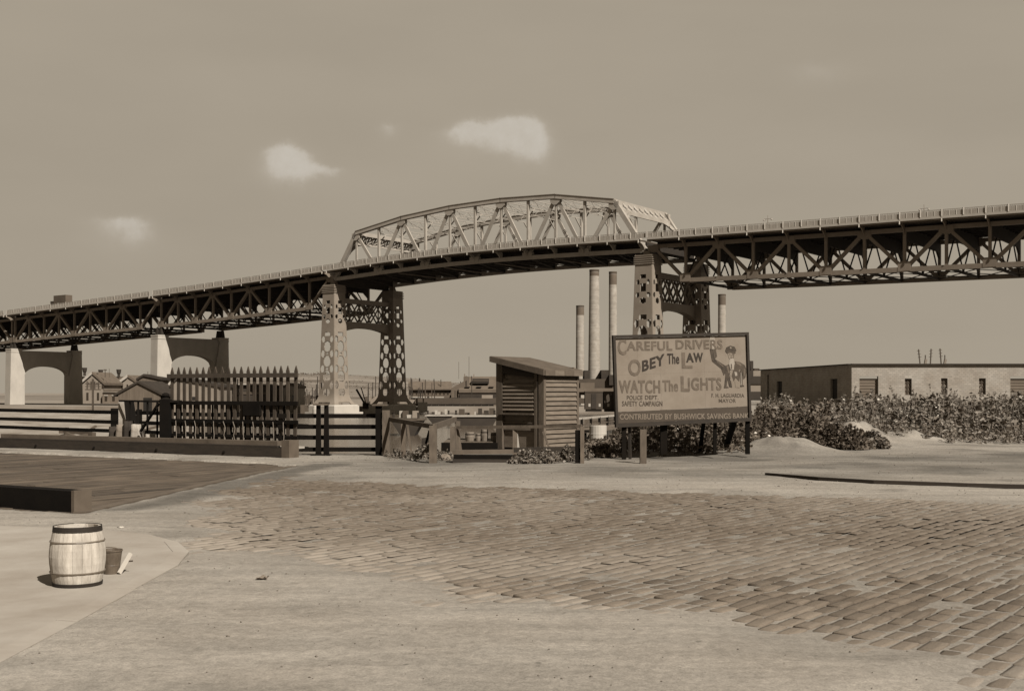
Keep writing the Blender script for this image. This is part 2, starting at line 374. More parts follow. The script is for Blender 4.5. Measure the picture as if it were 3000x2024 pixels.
def ramp(nt, inp, a, b, c0, c1):
    r = nt.nodes.new('ShaderNodeValToRGB'); r.color_ramp.elements[0].position = a; r.color_ramp.elements[1].position = b
    r.color_ramp.elements[0].color = (c0,)*3+(1,); r.color_ramp.elements[1].color = (c1,)*3+(1,); nt.links.new(inp, r.inputs[0]); return r.outputs[0]
def mul(nt, a, b):
    x = nt.nodes.new('ShaderNodeMix'); x.data_type = 'RGBA'; x.blend_type = 'MULTIPLY'; x.inputs[0].default_value = 1
    nt.links.new(a, x.inputs[6]); nt.links.new(b, x.inputs[7]); return x.outputs[2]
src = mul(nt, src, ramp(nt, n2.outputs[0], .3, .62, .70, 1.10))
src = mul(nt, src, ramp(nt, n3.outputs[0], .35, .62, .82, 1.05))
vor = nt.nodes.new('ShaderNodeTexVoronoi'); vor.inputs['Scale'].default_value = 2.2
nt.links.new(tcg.outputs['Object'], vor.inputs['Vector'])
n5 = nt.nodes.new('ShaderNodeTexNoise'); n5.inputs['Scale'].default_value = 75; n5.inputs['Detail'].default_value = 4; nt.links.new(tcg.outputs['Object'], n5.inputs[0])
src = mul(nt, src, ramp(nt, n5.outputs[0], .32, .6, .78, 1.06))
src = mul(nt, src, ramp(nt, vor.outputs['Distance'], .025, .06, .55, 1.0))     # scattered dark pebbles and droppings
at_ = nt.nodes.new('ShaderNodeAttribute'); at_.attribute_name = 'stain'
src = mul(nt, src, ramp(nt, at_.outputs['Fac'], 0, 1, 1.0, .42))
nt.links.new(src, p.inputs['Base Color'])
bp = nt.nodes.new('ShaderNodeBump'); bp.inputs['Distance'].default_value = .012; nt.links.new(n2.outputs[0], bp.inputs['Height']); nt.links.new(bp.outputs[0], p.inputs['Normal'])
M['ground'] = gm
tarm = sstep(-.25, .25, poly_sd(TAR, XX, YY)+.15*fbm(XX, YY, 3, 2))
rut = sum(np.exp(-((XX-(x0+k1*(YY-y0_)*-.55-k2*(YY-y0_)**2))/.12)**2) for (x0, y0_, k1, k2) in ((-2.2, 7.5, .95, .030), (-.9, 7.2, .95, .030), (1.6, 6.6, 1.25, .02), (2.7, 6.3, 1.25, .02)))*(1-sstep(12, 15, YY))*(1-CC)
WIDE = sstep(-.9, 1.7, poly_sd(COB, XX, YY)+.8*fbm(XX, YY, 4, .7))
stain = np.clip(.32*WIDE+.10*rut*(.5+fbm(XX, YY, 3, 3))+.30*sstep(.42, .62, fbm(XX*1.3, YY*1.3, 4, .62))*(1-CC)+.14*CC*(.55+.75*fbm(XX, YY, 4, .45))+.95*tarm+.55*sstep(.0, .7, fbm(XX, YY, 5, .55))*sstep(15, 25, YY)+.52*sstep(19.5, 23.5, YY)*(1-sstep(28.5, 32, YY))*(.55+.8*sstep(-.5, .6, fbm(XX, YY*2, 4, .5)))*sstep(-4.5, -2, XX)+.12*sstep(19, 24, YY)+.16*sstep(.1, .8, fbm(XX+5, YY*1.6, 5, .8)), 0, 1)
ground = fast_mesh('ground', V, F, 'ground', smooth=True, attr=('stain', 'POINT', stain.ravel())); tag(ground, kind='structure')

# far side of the creek, reaching the horizon
fs = MB(); fs.add([(-5000, 332, -2.4), (5000, 332, -2.4), (5000, 9000, -2.4), (-5000, 9000, -2.4)], [(0, 1, 2, 3)])
fs.add([(-5000, 332, -2.4), (5000, 332, -2.4), (5000, 332, -6), (-5000, 332, -6)], [(0, 1, 2, 3)])
tag(fs.build('far_shore', 'shore', fix=False), kind='structure')
w = MB(); w.add([(-900, 28, -4), (900, 28, -4), (900, 340, -4), (-900, 340, -4)], [(0, 1, 2, 3)])
tag(w.build('water', 'water', fix=False), kind='structure')
# pale earth bank beyond the left fence
bx = np.linspace(-110, -9, 90); by = np.linspace(36, 170, 80); BX, BY = np.meshgrid(bx, by)
BZ = -1.15+.35*fbm(BX, BY, 4, .18)+.1*fbm(BX, BY, 3, .8)-4*sstep(-.29, -.265, BX/BY+.01*fbm(BX, BY, 2, .1))
i2 = np.arange(BX.size).reshape(BX.shape)
M['bank'] = mat('bank_rubble', .26, .45, .5, bump=.03, bscale=3)
o = fast_mesh('river_bank', np.stack([BX.ravel(), BY.ravel(), BZ.ravel()], 1), np.stack([i2[:-1, :-1].ravel(), i2[:-1, 1:].ravel(), i2[1:, 1:].ravel(), i2[1:, :-1].ravel()], 1), 'bank', smooth=True)
tag(o, kind='structure')

# hills far behind the towers
hx = np.linspace(-420, 120, 150); hy = np.linspace(560, 1000, 50); HX, HY = np.meshgrid(hx, hy)
prof = np.interp(HX/HY*FOC+CX, [300, 560, 700, 860, 1050, 1200, 1340, 1460, 1600], [0, 9, 14.5, 15.9, 14.8, 12.4, 9.3, 5, 0])
HZZ = -2.6+(prof+2.0)*sstep(560, 860, HY)*(1-.0*HY)+1.0*fbm(HX, HY, 4, .012)*sstep(580, 700, HY)
HZZ = np.where(HY > 880, HZZ-.05*(HY-880), HZZ)
i3 = np.arange(HX.size).reshape(HX.shape)
M['hill'] = mat('hillside', .17, .62, .02, vec=(.5, 1.6, 9), detail=12)
o = fast_mesh('hill', np.stack([HX.ravel(), HY.ravel(), HZZ.ravel()], 1), np.stack([i3[:-1, :-1].ravel(), i3[:-1, 1:].ravel(), i3[1:, 1:].ravel(), i3[1:, :-1].ravel()], 1), 'hill', smooth=True)
tag(o, kind='structure')

# ------------------------------------------------------------ leaf scatter
def leaves(name, C, size, m, asp=1.6, upb=.35, attr_lo=0, mi2=None, stems=None):
    n = len(C); d = rng.normal(size=(n, 3)); d[:, 2] = np.abs(d[:, 2])*.5; d /= np.linalg.norm(d, axis=1)[:, None]
    q = rng.normal(size=(n, 3)); q[:, 2] += upb; e = np.cross(d, q); e /= np.linalg.norm(e, axis=1)[:, None]
    s = (size*rng.uniform(.55, 1.35, n))[:, None]
    a = C-d*s*.5*asp; b = C+e*s*.5; c = C+d*s*.5*asp-np.array([0, 0, 1])*s*.15; f = C-e*s*.5
    V = np.stack([a, b, c, f], 1).reshape(-1, 3); F = np.arange(4*n).reshape(n, 4)
    at = rng.random(n)
    if stems is not None:
        V = np.concatenate([V, stems[0]]); F = np.concatenate([F, stems[1]+4*n]); at = np.concatenate([at, np.full(len(stems[1]), .55)])
    return fast_mesh(name, V, F, m, attr=('leaf', 'FACE', at))
def plants(name, XYH, m, leaf, per, spread, label=None):
    Cs = []; sv = []; sf = []
    for (x, y, z, h) in XYH:
        k = max(4, int(per*h)); t = rng.random(k)**.75; ang = rng.random(k)*6.283; r = spread*(1.1-t)*rng.random(k)**.5
        lean = rng.normal(size=2)*.12*h
        Cs.append(np.stack([x+lean[0]*t*t+r*np.cos(ang), y+lean[1]*t*t+r*np.sin(ang), z+.02+h*t], 1))
        b = len(sv); w = .006+.006*h
        sv += [(x-w, y, z-.05), (x+w, y, z-.05), (x+lean[0]+w*.3, y+lean[1], z+h), (x+lean[0]-w*.3, y+lean[1], z+h)]; sf.append((b, b+1, b+2, b+3))
    return leaves(name, np.concatenate(Cs), leaf, m, stems=(np.array(sv), np.array(sf)))
def gz(x, y):
    return float(ground_z(np.array([[x]]), np.array([[y]]))[0][0, 0])
def gza(x, y):
    return ground_z(x.reshape(1, -1), y.reshape(1, -1))[0][0]
def scatter_region(fn, n, x0, x1, y0, y1):
    x = rng.uniform(x0, x1, n); y = rng.uniform(y0, y1, n); keep, h = fn(x, y)
    x, y, h = x[keep], y[keep], h[keep]; z = gza(x, y); return list(zip(x, y, z, h))
# ------------------------------------------------------------ bridge
P0 = Vector((-45.4, 296.0)); A2 = Vector((73.7, -53.0)).normalized(); N2 = Vector((-A2.y, A2.x)); TW = 22.3
def B(s, t, z):
    return Vector((P0.x+s*A2.x+t*N2.x, P0.y+s*A2.y+t*N2.y, z))
AX = Vector((A2.x, A2.y, 0)); NX = Vector((N2.x, N2.y, 0))
_S = np.linspace(-190, 230, 421)
_Z = np.interp(_S, [-190, -144, -110, -77, -46, -19, 3, 17, 38, 58, 76, 92, 108, 122, 156, 230], [26.8, 28.4, 29.55, 30.6, 31.75, 32.95, 34.0, 34.75, 35.35, 35.4, 35.1, 34.75, 34.5, 34.3, 33.9, 32.6])
_Z = np.convolve(np.pad(_Z, 8, mode='edge'), np.ones(17)/17, 'valid')
def zr(s): return float(np.interp(s, _S, _Z))

def leg_hw(z):
    a = 1.9+(29-z)/27.5*.72
    if z < 1.6: a += 1.15*((1.6-z)/3.0)**2.2
    return a
HOLES = [(24.5, 0, .36, .42, 'r'), (23.4, .58, .20, .5, 'e'), (22.3, 0, .30, .85, 'r'), (20.9, .62, .22, .5, 'e'), (19.75, 0, .34, .55, 'e'),
         (16.35, 0, .42, .5, 'r'), (15.2, .64, .25, .85, 'e'), (13.35, 0, .47, 1.4, 'e'), (11.5, .66, .25, .95, 'e'), (11.5, 0, .13, .22, 'r'), (9.6, 0, .49, 1.42, 'e'), (7.65, .66, .25, 1.0, 'e'), (7.65, 0, .13, .22, 'r'),
         (5.7, 0, .51, 1.45, 'e'), (3.55, .68, .24, 1.05, 'e'), (1.7, 0, .46, .95, 'e'), (-1.3, 0, .55, .4, 'r')]
def hole(u, z):
    for (c, uo, ru, rz, k) in HOLES:
        if abs(z-c) > rz+.1: continue
        uu = (abs(u)-uo)/ru if uo else u/ru
        zz = (z-c)/rz
        if k == 'r':
            if abs(uu) < 1 and abs(zz) < 1: return True
        elif abs(uu)**2.2+abs(zz)**2.2 < 1: return True
    return False
def leg_face(s0, t0, face, ztop, dz0):
    nu = 24; zs = np.arange(-1.45, 29.01, .2); V = []; F = []; ind = {}
    us = np.linspace(-1, 1, nu+1)
    def vid(i, j):
        k = (i, j)
        if k not in ind:
            z = zs[j]; h = leg_hw(z); uu = us[i]*h
            s, t = {0: (uu, -h), 1: (h, uu), 2: (uu, h), 3: (-h, uu)}[face]
            ind[k] = len(V); zz = -1.45+(z+1.45)*(ztop+1.45)/(29+1.45); V.append(B(s0+s, t0+t, zz))
        return ind[k]
    for j in range(len(zs)-1):
        for i in range(nu):
            if not hole((us[i]+us[i+1])/2, (zs[j]+zs[j+1])/2): F.append((vid(i, j), vid(i+1, j), vid(i+1, j+1), vid(i, j+1)))
    return V, F
def tower(s0, ztop, label):
    root = thing('bridge_tower', B(s0, TW/2, -4), label, 'bridge tower', 'steel towers of the bridge')
    for t0 in (0, TW):
        mb = MB()
        for f in range(4):
            v, q = leg_face(s0, t0, f, ztop, 0); mb.add(v, q)
        leg = mb.build('leg', 'steel_tower', root, fix=False)
        sm = leg.modifiers.new('solid', 'SOLIDIFY'); sm.thickness = .16; sm.offset = 0
        cap = MB()
        for k in range(5):
            h = 2.05+(.16 if k < 4 else .05); z = ztop-2.1+k*.42
            cap.hexa([B(s0+a*h, t0+b*h, z) for a, b in ((-1, -1), (1, -1), (1, 1), (-1, 1))], [B(s0+a*h, t0+b*h, z+.17) for a, b in ((-1, -1), (1, -1), (1, 1), (-1, 1))])
        h = 1.98; cap.hexa([B(s0+a*h, t0+b*h, ztop-2.3) for a, b in ((-1, -1), (1, -1), (1, 1), (-1, 1))], [B(s0+a*h, t0+b*h, ztop-.1) for a, b in ((-1, -1), (1, -1), (1, 1), (-1, 1))])
        cap.build('leg_cap', 'steel_tower', root)
        br = MB(); br.hexa([B(s0+a*.9, t0+b*.6, ztop) for a, b in ((-1, -1), (1, -1), (1, 1), (-1, 1))], [B(s0+a*.45, t0+b*.5, zr(s0)-3.6) for a, b in ((-1, -1), (1, -1), (1, 1), (-1, 1))])
        br.build('bearing', 'steel', root)
    k = (ztop+1.45)/30.45; Z = lambda z: -1.45+(z+1.45)*k
    m = MB(); m.beam(B(s0, 1.8, Z(25.2)), B(s0, TW-1.8, Z(25.2)), 1.7, 1.15); m.build('cross_beam', 'steel_tower', root)
    ar = [B(s0-.85, 1.9, Z(19.9))]+[B(s0-.85, TW-1.9, Z(19.9))]
    for i in range(17):
        a = 1-i/16*2; ar.append(B(s0-.85, TW/2+a*(TW/2-2.0), Z(17.0+1.35*(1-abs(a)**2.2))))
    MB().prism(ar, AX*1.7).build('arch_beam', 'steel_tower', root)
    n = 5; w = (TW-4.0)/n
    for i in range(n):
        for off in (-.6, .6):
            for a, b in ((20.0, 24.6), (24.6, 20.0)):
                m = MB(); m.beam(B(s0+off, 2.0+i*w, Z(a)), B(s0+off, 2.0+(i+1)*w, Z(b)), .4, .12, up=NX.cross(Vector((0, 0, 1))))
                m.beam(B(s0+off, 2.0+i*w, Z(a)), B(s0+off, 2.0+(i+1)*w, Z(b)), .14, .42, up=NX.cross(Vector((0, 0, 1))))
                m.build('lattice_brace', 'steel_tower', root)
        if i: MB().beam(B(s0, 2.0+i*w, Z(20)), B(s0, 2.0+i*w, Z(24.6)), .3, .3).build('lattice_post', 'steel_tower', root)
    for t0 in (0, TW):
        pr = thing('tower_footing', B(s0, t0, -4.6), '', 'pier footing', 'concrete footings under the bridge towers')
        FOOT.append((pr, s0, t0))
        h = 4.6; m = MB()
        for (h, z0, z1) in ((5.2, -5.2, -3.3), (4.5, -3.3, -1.75)):
            m.hexa([B(s0+a*h, t0+b*h, z0) for a, b in ((-1, -1), (1, -1), (1, 1), (-1, 1))], [B(s0+a*h, t0+b*h, z1) for a, b in ((-1, -1), (1, -1), (1, 1), (-1, 1))])
        m.hexa([B(s0+a*4.5, t0+b*4.5, -1.75) for a, b in ((-1, -1), (1, -1), (1, 1), (-1, 1))], [B(s0+a*4.1, t0+b*4.1, -1.46) for a, b in ((-1, -1), (1, -1), (1, 1), (-1, 1))])
        m.build('block', 'concrete', pr)
    return root
FOOT = []
tower(0, 29.0, 'lattice steel bridge tower standing in the creek, left of the arched truss')
tower(91.0, 30.4, 'lattice steel bridge tower rising behind the painted billboard')
for pr, s0, t0 in FOOT:
    near = t0 == 0
    pr['label'] = {(True, True): 'sunlit concrete footing under the nearer leg of the left bridge tower', (True, False): 'shaded concrete footing under the farther leg of the left bridge tower',
                   (False, True): 'concrete footing hidden behind the billboard under the near tower leg', (False, False): 'concrete footing hidden behind the billboard under the far tower leg'}[(s0 < 50, near)]

def gusset(root, s, t, z, w, h, m, th=.85, cut=.35):
    zz = [(-w/2, -h/2+cut*h), (-w/2+cut*w, -h/2), (w/2-cut*w, -h/2), (w/2, -h/2+cut*h), (w/2, h/2), (-w/2, h/2)]
    MB().prism([B(s+a, t-th/2, z+b) for a, b in zz], NX*th).build('gusset_plate', m, root)
def railing(root, s0, s1, t, step, posts=True):
    n = int(round((s1-s0)/step)); m = MB()
    for i in range(n):
        a = s0+(s1-s0)*i/n; b = s0+(s1-s0)*(i+1)/n
        m.beam(B(a, t, zr(a)-.06), B(b, t, zr(b)-.06), .12, .12)
        m.beam(B(a, t, zr(a)-1.15), B(b, t, zr(b)-1.15), .10, .10)
        q = [B(a+.12, t-.02, zr(a)-1.15), B(b-.12, t-.02, zr(b)-1.15), B(b-.12, t-.02, zr(b)-.26), B(a+.12, t-.02, zr(a)-.26)]
        m.prism(q, NX*.04, mi=1)
        for k in range(1, 12):
            c = a+(b-a)*k/12; w = .11 if k in (4, 8) else .045
            m.beam(B(c, t, zr(c)-1.15), B(c, t, zr(c)-.1), w, w)
    r = m.build('railing', ['rail_steel', 'rail_panel'], root)
    if posts:
        for i in range(n+1):
            a = s0+(s1-s0)*i/n
            MB().beam(B(a, t-.05, zr(a)-1.2), B(a, t-.05, zr(a)+.08), .2, .2).build('post', 'rail_steel', r)
def deckparts(root, s0, s1, step, bdrop=3.5):
    n = int(round((s1-s0)/step)); d = MB(); f = MB(); f2 = MB()
    for i in range(n):
        a = s0+(s1-s0)*i/n; b = s0+(s1-s0)*(i+1)/n
        d.hexa([B(a, -2.8, zr(a)-1.75), B(b, -2.8, zr(b)-1.75), B(b, TW+2.8, zr(b)-1.75), B(a, TW+2.8, zr(a)-1.75)],
               [B(a, -2.8, zr(a)-1.4), B(b, -2.8, zr(b)-1.4), B(b, TW+2.8, zr(b)-1.4), B(a, TW+2.8, zr(a)-1.4)])
        for tt, mm in ((-2.95, f), (TW+2.95, f2)):
            mm.beam(B(a, tt, zr(a)-1.38), B(b, tt, zr(b)-1.38), .3, .40)
            mm.beam(B(a, tt+(.06 if tt < 0 else -.06), zr(a)-1.72), B(b, tt+(.06 if tt < 0 else -.06), zr(b)-1.72), .18, .26, mi=1)
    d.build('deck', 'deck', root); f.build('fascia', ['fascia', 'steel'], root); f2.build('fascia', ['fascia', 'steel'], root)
    st = MB()
    for k in range(9):
        t = 1.6+k*(TW-3.2)/8
        for i in range(n):
            a = s0+(s1-s0)*i/n; b = s0+(s1-s0)*(i+1)/n
            st.beam(B(a, t, zr(a)-2.1), B(b, t, zr(b)-2.1), .3, .7)
    st.build('stringers', 'steel_shaded', root)
def floorbeams(root, nodes, depth, low, m='steel_shaded', bm='steel'):
    for s in nodes:
        z = zr(s)
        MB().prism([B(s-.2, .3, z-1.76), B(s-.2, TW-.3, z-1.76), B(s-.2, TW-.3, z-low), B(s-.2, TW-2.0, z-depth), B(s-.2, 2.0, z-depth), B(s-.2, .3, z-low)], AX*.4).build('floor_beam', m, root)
        for t0, sg in ((0, -1), (TW, 1)):
            MB().prism([B(s-.15, t0+sg*.2, z-1.78), B(s-.15, t0+sg*2.9, z-1.78), B(s-.15, t0+sg*2.9, z-1.95), B(s-.15, t0+sg*1.6, z-2.2), B(s-.15, t0+sg*.75, z-2.8), B(s-.15, t0+sg*.2, z-3.9)], AX*.2).build('bracket', bm, root)
        MB().beam(B(s, -3.12, z-1.6), B(s, -3.12, z-2.15), .18, .14).build('bracket_end', 'fascia', root)
def approach(label, s0, s1, nh, first_top, tower_end, gname):
    """deck truss; nodes s0..s1 in nh half panels, nodes alternate top/bottom"""
    root = thing('bridge_span', B((s0+s1)/2, TW/2, 18), label, 'bridge span', gname)
    hp = (s1-s0)/nh; ns = [s0+i*hp for i in range(nh+1)]
    zt = lambda s: zr(s)-2.75
    zb = lambda s: zr(s)-10.0
    istop = [((i % 2) == (0 if first_top else 1)) for i in range(nh+1)]
    for t in (0, TW):
        c0, c1 = ns[0], ns[-1]
        bn = [s for s, k in zip(ns, istop) if not k]
        b0 = bn[0] if (first_top or bn[0] != ns[0]) else ns[0]; b1 = bn[-1]
        for i in range(nh):
            a, b = ns[i], ns[i+1]
            MB().beam(B(a, t, zt(a)), B(b, t, zt(b)), .7, .75).build('top_chord', 'steel', root)
            if a >= b0-.1 and b <= b1+.1: MB().beam(B(a, t, zb(a)), B(b, t, zb(b)), .75, .85).build('bottom_chord', 'steel', root)
            pa = zt(a) if istop[i] else zb(a); pb = zt(b) if istop[i+1] else zb(b)
            MB().beam(B(a, t, pa), B(b, t, pb), .6, .72, up=NX).build('diagonal', 'steel', root)
        if b0 > ns[0]+.1 or True:
            pass
        for i, s in enumerate(ns):
            end = (istop[i] and (s == ns[0] or s == ns[-1]))
            if not end: MB().beam(B(s, t, zb(s)), B(s, t, zt(s)), .5, .55, up=NX).build('vertical', 'steel', root)
            if istop[i]: gusset(root, s, t, zt(s)-.5, 2.5, 1.5, 'steel')
            else: gusset(root, s, t, zb(s)+.55, 2.3, 1.7, 'steel', cut=0)
    inner = [s for i, s in enumerate(ns) if not (istop[i] and i in (0, nh))]
    for s in inner:
        sf = MB(); z = zr(s); w = TW/4
        for k in range(4):
            a = (zb(s)+.2, z-3.6); x0, x1 = k*w+.3, (k+1)*w-.0
            sf.beam(B(s, k*w+.2, a[k % 2]), B(s, (k+1)*w, a[(k+1) % 2]), .22, .22, up=AX)
        sf.beam(B(s, .4, zb(s)), B(s, TW-.4, zb(s)), .35, .5)
        sf.build('sway_frame', 'steel_shaded', root)
    lat = MB()
    bi = [s for s in inner]
    for a, b in zip(bi[:-1], bi[1:]):
        lat.beam(B(a, 0, zb(a)), B(b, TW/2, zb(b)), .16, .14); lat.beam(B(a, TW, zb(a)), B(b, TW/2, zb(b)), .16, .14)
        lat.beam(B(b, 0, zb(b)), B(a, TW/2, zb(a)), .16, .14); lat.beam(B(b, TW, zb(b)), B(a, TW/2, zb(a)), .16, .14)
    lat.build('lateral_bracing', 'steel_shaded', root)
    deckparts(root, s0, s1, hp)
    floorbeams(root, ns[1:-1] if first_top else ns, 4.7, 6.0)
    railing(root, s0, s1, -3.0, hp/2); railing(root, s0, s1, TW+3.0, hp/2, posts=False)
    return root
approach('riveted deck-truss span between the pale concrete pier and the left tower', -69.2, -1.2, 9, False, 1, 'deck-truss spans of the bridge approaches')
approach('far left deck-truss span running off the picture above the houses', -144.6, -70.8, 9, False, 0, 'deck-truss spans of the bridge approaches')
approach('leftmost deck-truss span, entering the picture beyond the farthest pier', -146.4-66.4, -146.4, 8, False, 0, 'deck-truss spans of the bridge approaches')
approach('big dark deck-truss span at the right, above the brick building', 92.4, 92.4+7.4*12, 12, True, 1, 'deck-truss spans of the bridge approaches')

def main_span():
    root = thing('bridge_span', B(45.4, TW/2, 30), 'arched through-truss main span crossing between the two steel towers', 'bridge span')
    S0, S1 = .4, 90.4; hp = (S1-S0)/12; ns = [S0+i*hp for i in range(13)]
    topz = {1: 41.6, 3: 44.0, 5: 45.2, 7: 45.5, 9: 44.9, 11: 42.4}
    zb = lambda s: zr(s)-3.45-.0*s
    def ztp(s): return float(np.interp(s, [ns[k] for k in sorted(topz)], [topz[k] for k in sorted(topz)]))
    for t in (0, TW):
        for i in range(12):
            a, b = ns[i], ns[i+1]
            MB().beam(B(a, t, zb(a)), B(b, t, zb(b)), .8, .85).build('bottom_chord', 'steel_light', root)
        for i in range(1, 11, 2):
            a, b = ns[i], ns[i+2]
            m = MB(); m.beam(B(a-.15, t, ztp(a)), B(b+.15, t, ztp(b)), 1.0, .85); m.beam(B(a-.1, t, ztp(a)-.46), B(b+.1, t, ztp(b)-.46), 1.2, .1)
            m.beam(B(a-.1, t, ztp(a)+.46), B(b+.1, t, ztp(b)+.46), 1.25, .1)
            m.build('top_chord', 'steel_light', root)
        for (a, b) in ((0, 1), (12, 11)):
            m = MB(); m.beam(B(ns[a], t, zb(ns[a])), B(ns[b], t, ztp(ns[b])), 1.0, .95, up=NX); m.build('end_post', 'steel_light', root)
        for i in range(1, 12):
            s = ns[i]
            if i % 2:
                MB().beam(B(s, t, zb(s)), B(s, t, ztp(s)-1.2), .45, .45, up=NX).build('vertical', 'steel_light', root)
                gusset(root, s, t, ztp(s)-1.0, 2.5, 1.8, 'steel_light', th=.95)
                for j in ((i-1, i+1) if 1 < i < 11 else ((i+1,) if i == 1 else (i-1,))):
                    q = ns[j]; MB().beam(B(s+(.5 if j > i else -.5), t, ztp(s)-1.0), B(q, t, zb(q)), .78, .38, up=NX).build('diagonal', 'steel_light', root)
            else:
                MB().beam(B(s, t, zb(s)), B(s, t, ztp(s)-.4), .5, .6, up=NX).build('vertical', 'steel_light', root)
                gusset(root, s, t, zb(s)+.4, 2.6, 1.5, 'steel_light', th=.95, cut=0)
    # portals on the sloping end posts
    def portal(sa, za, sb, zb_, depth):
        m = MB(); d = Vector((sb-sa, zb_-za)).normalized()
        P = lambda t, k: B(sa+d.x*k, t, za+d.y*k)
        m.beam(P(.5, .1), P(TW-.5, .1), .9, .45, up=AX); m.beam(P(.5, depth), P(TW-.5, depth), .9, .35, up=AX)
        n = 9; w = (TW-1)/n
        for i in range(n):
            m.beam(P(.5+i*w, .1), P(.5+(i+1)*w, depth), .45, .3, up=AX); m.beam(P(.5+i*w, depth), P(.5+(i+1)*w, .1), .45, .3, up=AX)
            for s in (0, 1): m.beam(P(.5+(i+s)*w, .1), P(.5+(i+s)*w, depth), .3, .25, up=AX)
        for sg, t0 in ((1, .5), (-1, TW-.5)):
            prev = P(t0, depth+3.4)
            for k in range(1, 7):
                a = k/6*math.pi/2; cur = P(t0+sg*4.2*(1-math.cos(a)), depth+3.4*(1-math.sin(a))); m.beam(prev, cur, .8, .4, up=AX); prev = cur
            m.beam(P(t0+sg*.4, depth), P(t0+sg*1.6, depth+1.4), .3, .3, up=AX)
        m.build('portal_frame', 'steel_light', root)
    portal(ns[1], ztp(ns[1]), ns[0], zb(ns[0]), 2.7)
    portal(ns[11], ztp(ns[11]), ns[12], zb(ns[12]), 2.7)
    for i in range(2, 11):
        s = ns[i]; z = ztp(s); m = MB(); dpt = 1.7
        m.beam(B(s, .4, z-.2), B(s, TW-.4, z-.2), .18, .14); m.beam(B(s, .4, z-.2-dpt), B(s, TW-.4, z-.2-dpt), .18, .14)
        n = 10; w = (TW-.8)/n
        for k in range(n):
            a, b = (z-.2, z-.2-dpt) if k % 2 else (z-.2-dpt, z-.2); m.beam(B(s, .4+k*w, a), B(s, .4+(k+1)*w, b), .07, .07)
        for t0, sg in ((.4, 1), (TW-.4, -1)): m.beam(B(s, t0, z-4.0), B(s, t0+sg*2.2, z-.2-dpt), .22, .22)
        m.build('top_strut', 'steel_light', root)
    for i in range(1, 11):
        a, b = ns[i], ns[i+1]; m = MB()
        for p, q in (((a, .3), (b, TW-.3)), ((a, TW-.3), (b, .3))): m.beam(B(p[0], p[1], ztp(p[0])-.1), B(q[0], q[1], ztp(q[0])-.1), .12, .10)
        m.build('top_lateral', 'steel_light', root)
    deckparts(root, S0, S1, hp)
    floorbeams(root, ns, 3.7, 3.7, bm='steel_light')
    lat = MB()
    for i in range(12):
        a, b = ns[i], ns[i+1]
        lat.beam(B(a, .4, zb(a)-.1), B(b, TW-.4, zb(b)-.1), .3, .2); lat.beam(B(b, .4, zb(b)-.1), B(a, TW-.4, zb(a)-.1), .3, .2)
    lat.build('lateral_bracing', 'steel_shaded', root)
    # hanging inspection struts below the floor
    for s in (20, 34.5, 49.5, 66):
        m = MB(); m.beam(B(s, 2, zb(s)-.35), B(s, TW-1, zb(s)-.35), .25, .2); m.build('crawl_rail', 'steel', root)
    railing(root, S0-1.4, S1+1.8, -3.0, hp/2); railing(root, S0, S1, TW+3.0, hp/2, posts=False)
    lp = []
    return root
main_span()

# concrete piers
def pier(s, label, ztop, zleg_base=-2.3):
    root = thing('bridge_pier', B(s, TW/2, -2.4), label, 'bridge pier', 'concrete piers under the left approach')
    hs = 1.55
    for sg, t0 in ((1, 0), (-1, TW)):
        prof = [(-1.9, ztop-1.2), (-2.3, zleg_base)]
        inn = [(1.5, ztop-1.2), (1.8, ztop-3.0), (2.3, ztop-5.4), (2.75, ztop-7.6), (2.9, ztop-9.0), (2.95, zleg_base)]
        poly = [B(s-hs, t0+sg*a, z) for a, z in prof]+[B(s-hs, t0+sg*a, z) for a, z in inn[::-1]]
        MB().prism(poly, AX*hs*2).build('leg', 'concrete', root)
        c = MB()
        for k in range(3):
            h = 1.95-.08*(k % 2)
            c.hexa([B(s+a*(hs+.12-.06*(k % 2)), t0+b*h, ztop-1.2+k*.4) for a, b in ((-1, -1), (1, -1), (1, 1), (-1, 1))], [B(s+a*(hs+.12-.06*(k % 2)), t0+b*h, ztop-1.2+(k+1)*.4) for a, b in ((-1, -1), (1, -1), (1, 1), (-1, 1))])
        c.build('leg_cap', 'concrete', root)
        for ds in (-.85, .85):
            MB().hexa([B(s+ds+a*.6, t0+b*.6, ztop) for a, b in ((-1, -1), (1, -1), (1, 1), (-1, 1))], [B(s+ds+a*.35, t0+b*.4, zr(s)-10.42) for a, b in ((-1, -1), (1, -1), (1, 1), (-1, 1))]).build('bearing', 'steel_shaded', root)
    ar = [B(s-1.2, 1.4, ztop-.6), B(s-1.2, TW-1.4, ztop-.6)]
    for i in range(21):
        a = 1-i/20*2; ar.append(B(s-1.2, TW/2+a*(TW/2-2.7), ztop-9.4+3.9*math.sqrt(max(0, 1-abs(a)**2.4))*.95))
    MB().prism(ar, AX*2.4).build('arched_cross_beam', 'concrete', root)
pier(-70, 'sunlit pale concrete arched pier beneath the left approach trusses', 18.3)
pier(-145.5, 'shaded concrete pier at the left edge beside the gabled houses', 16.0)

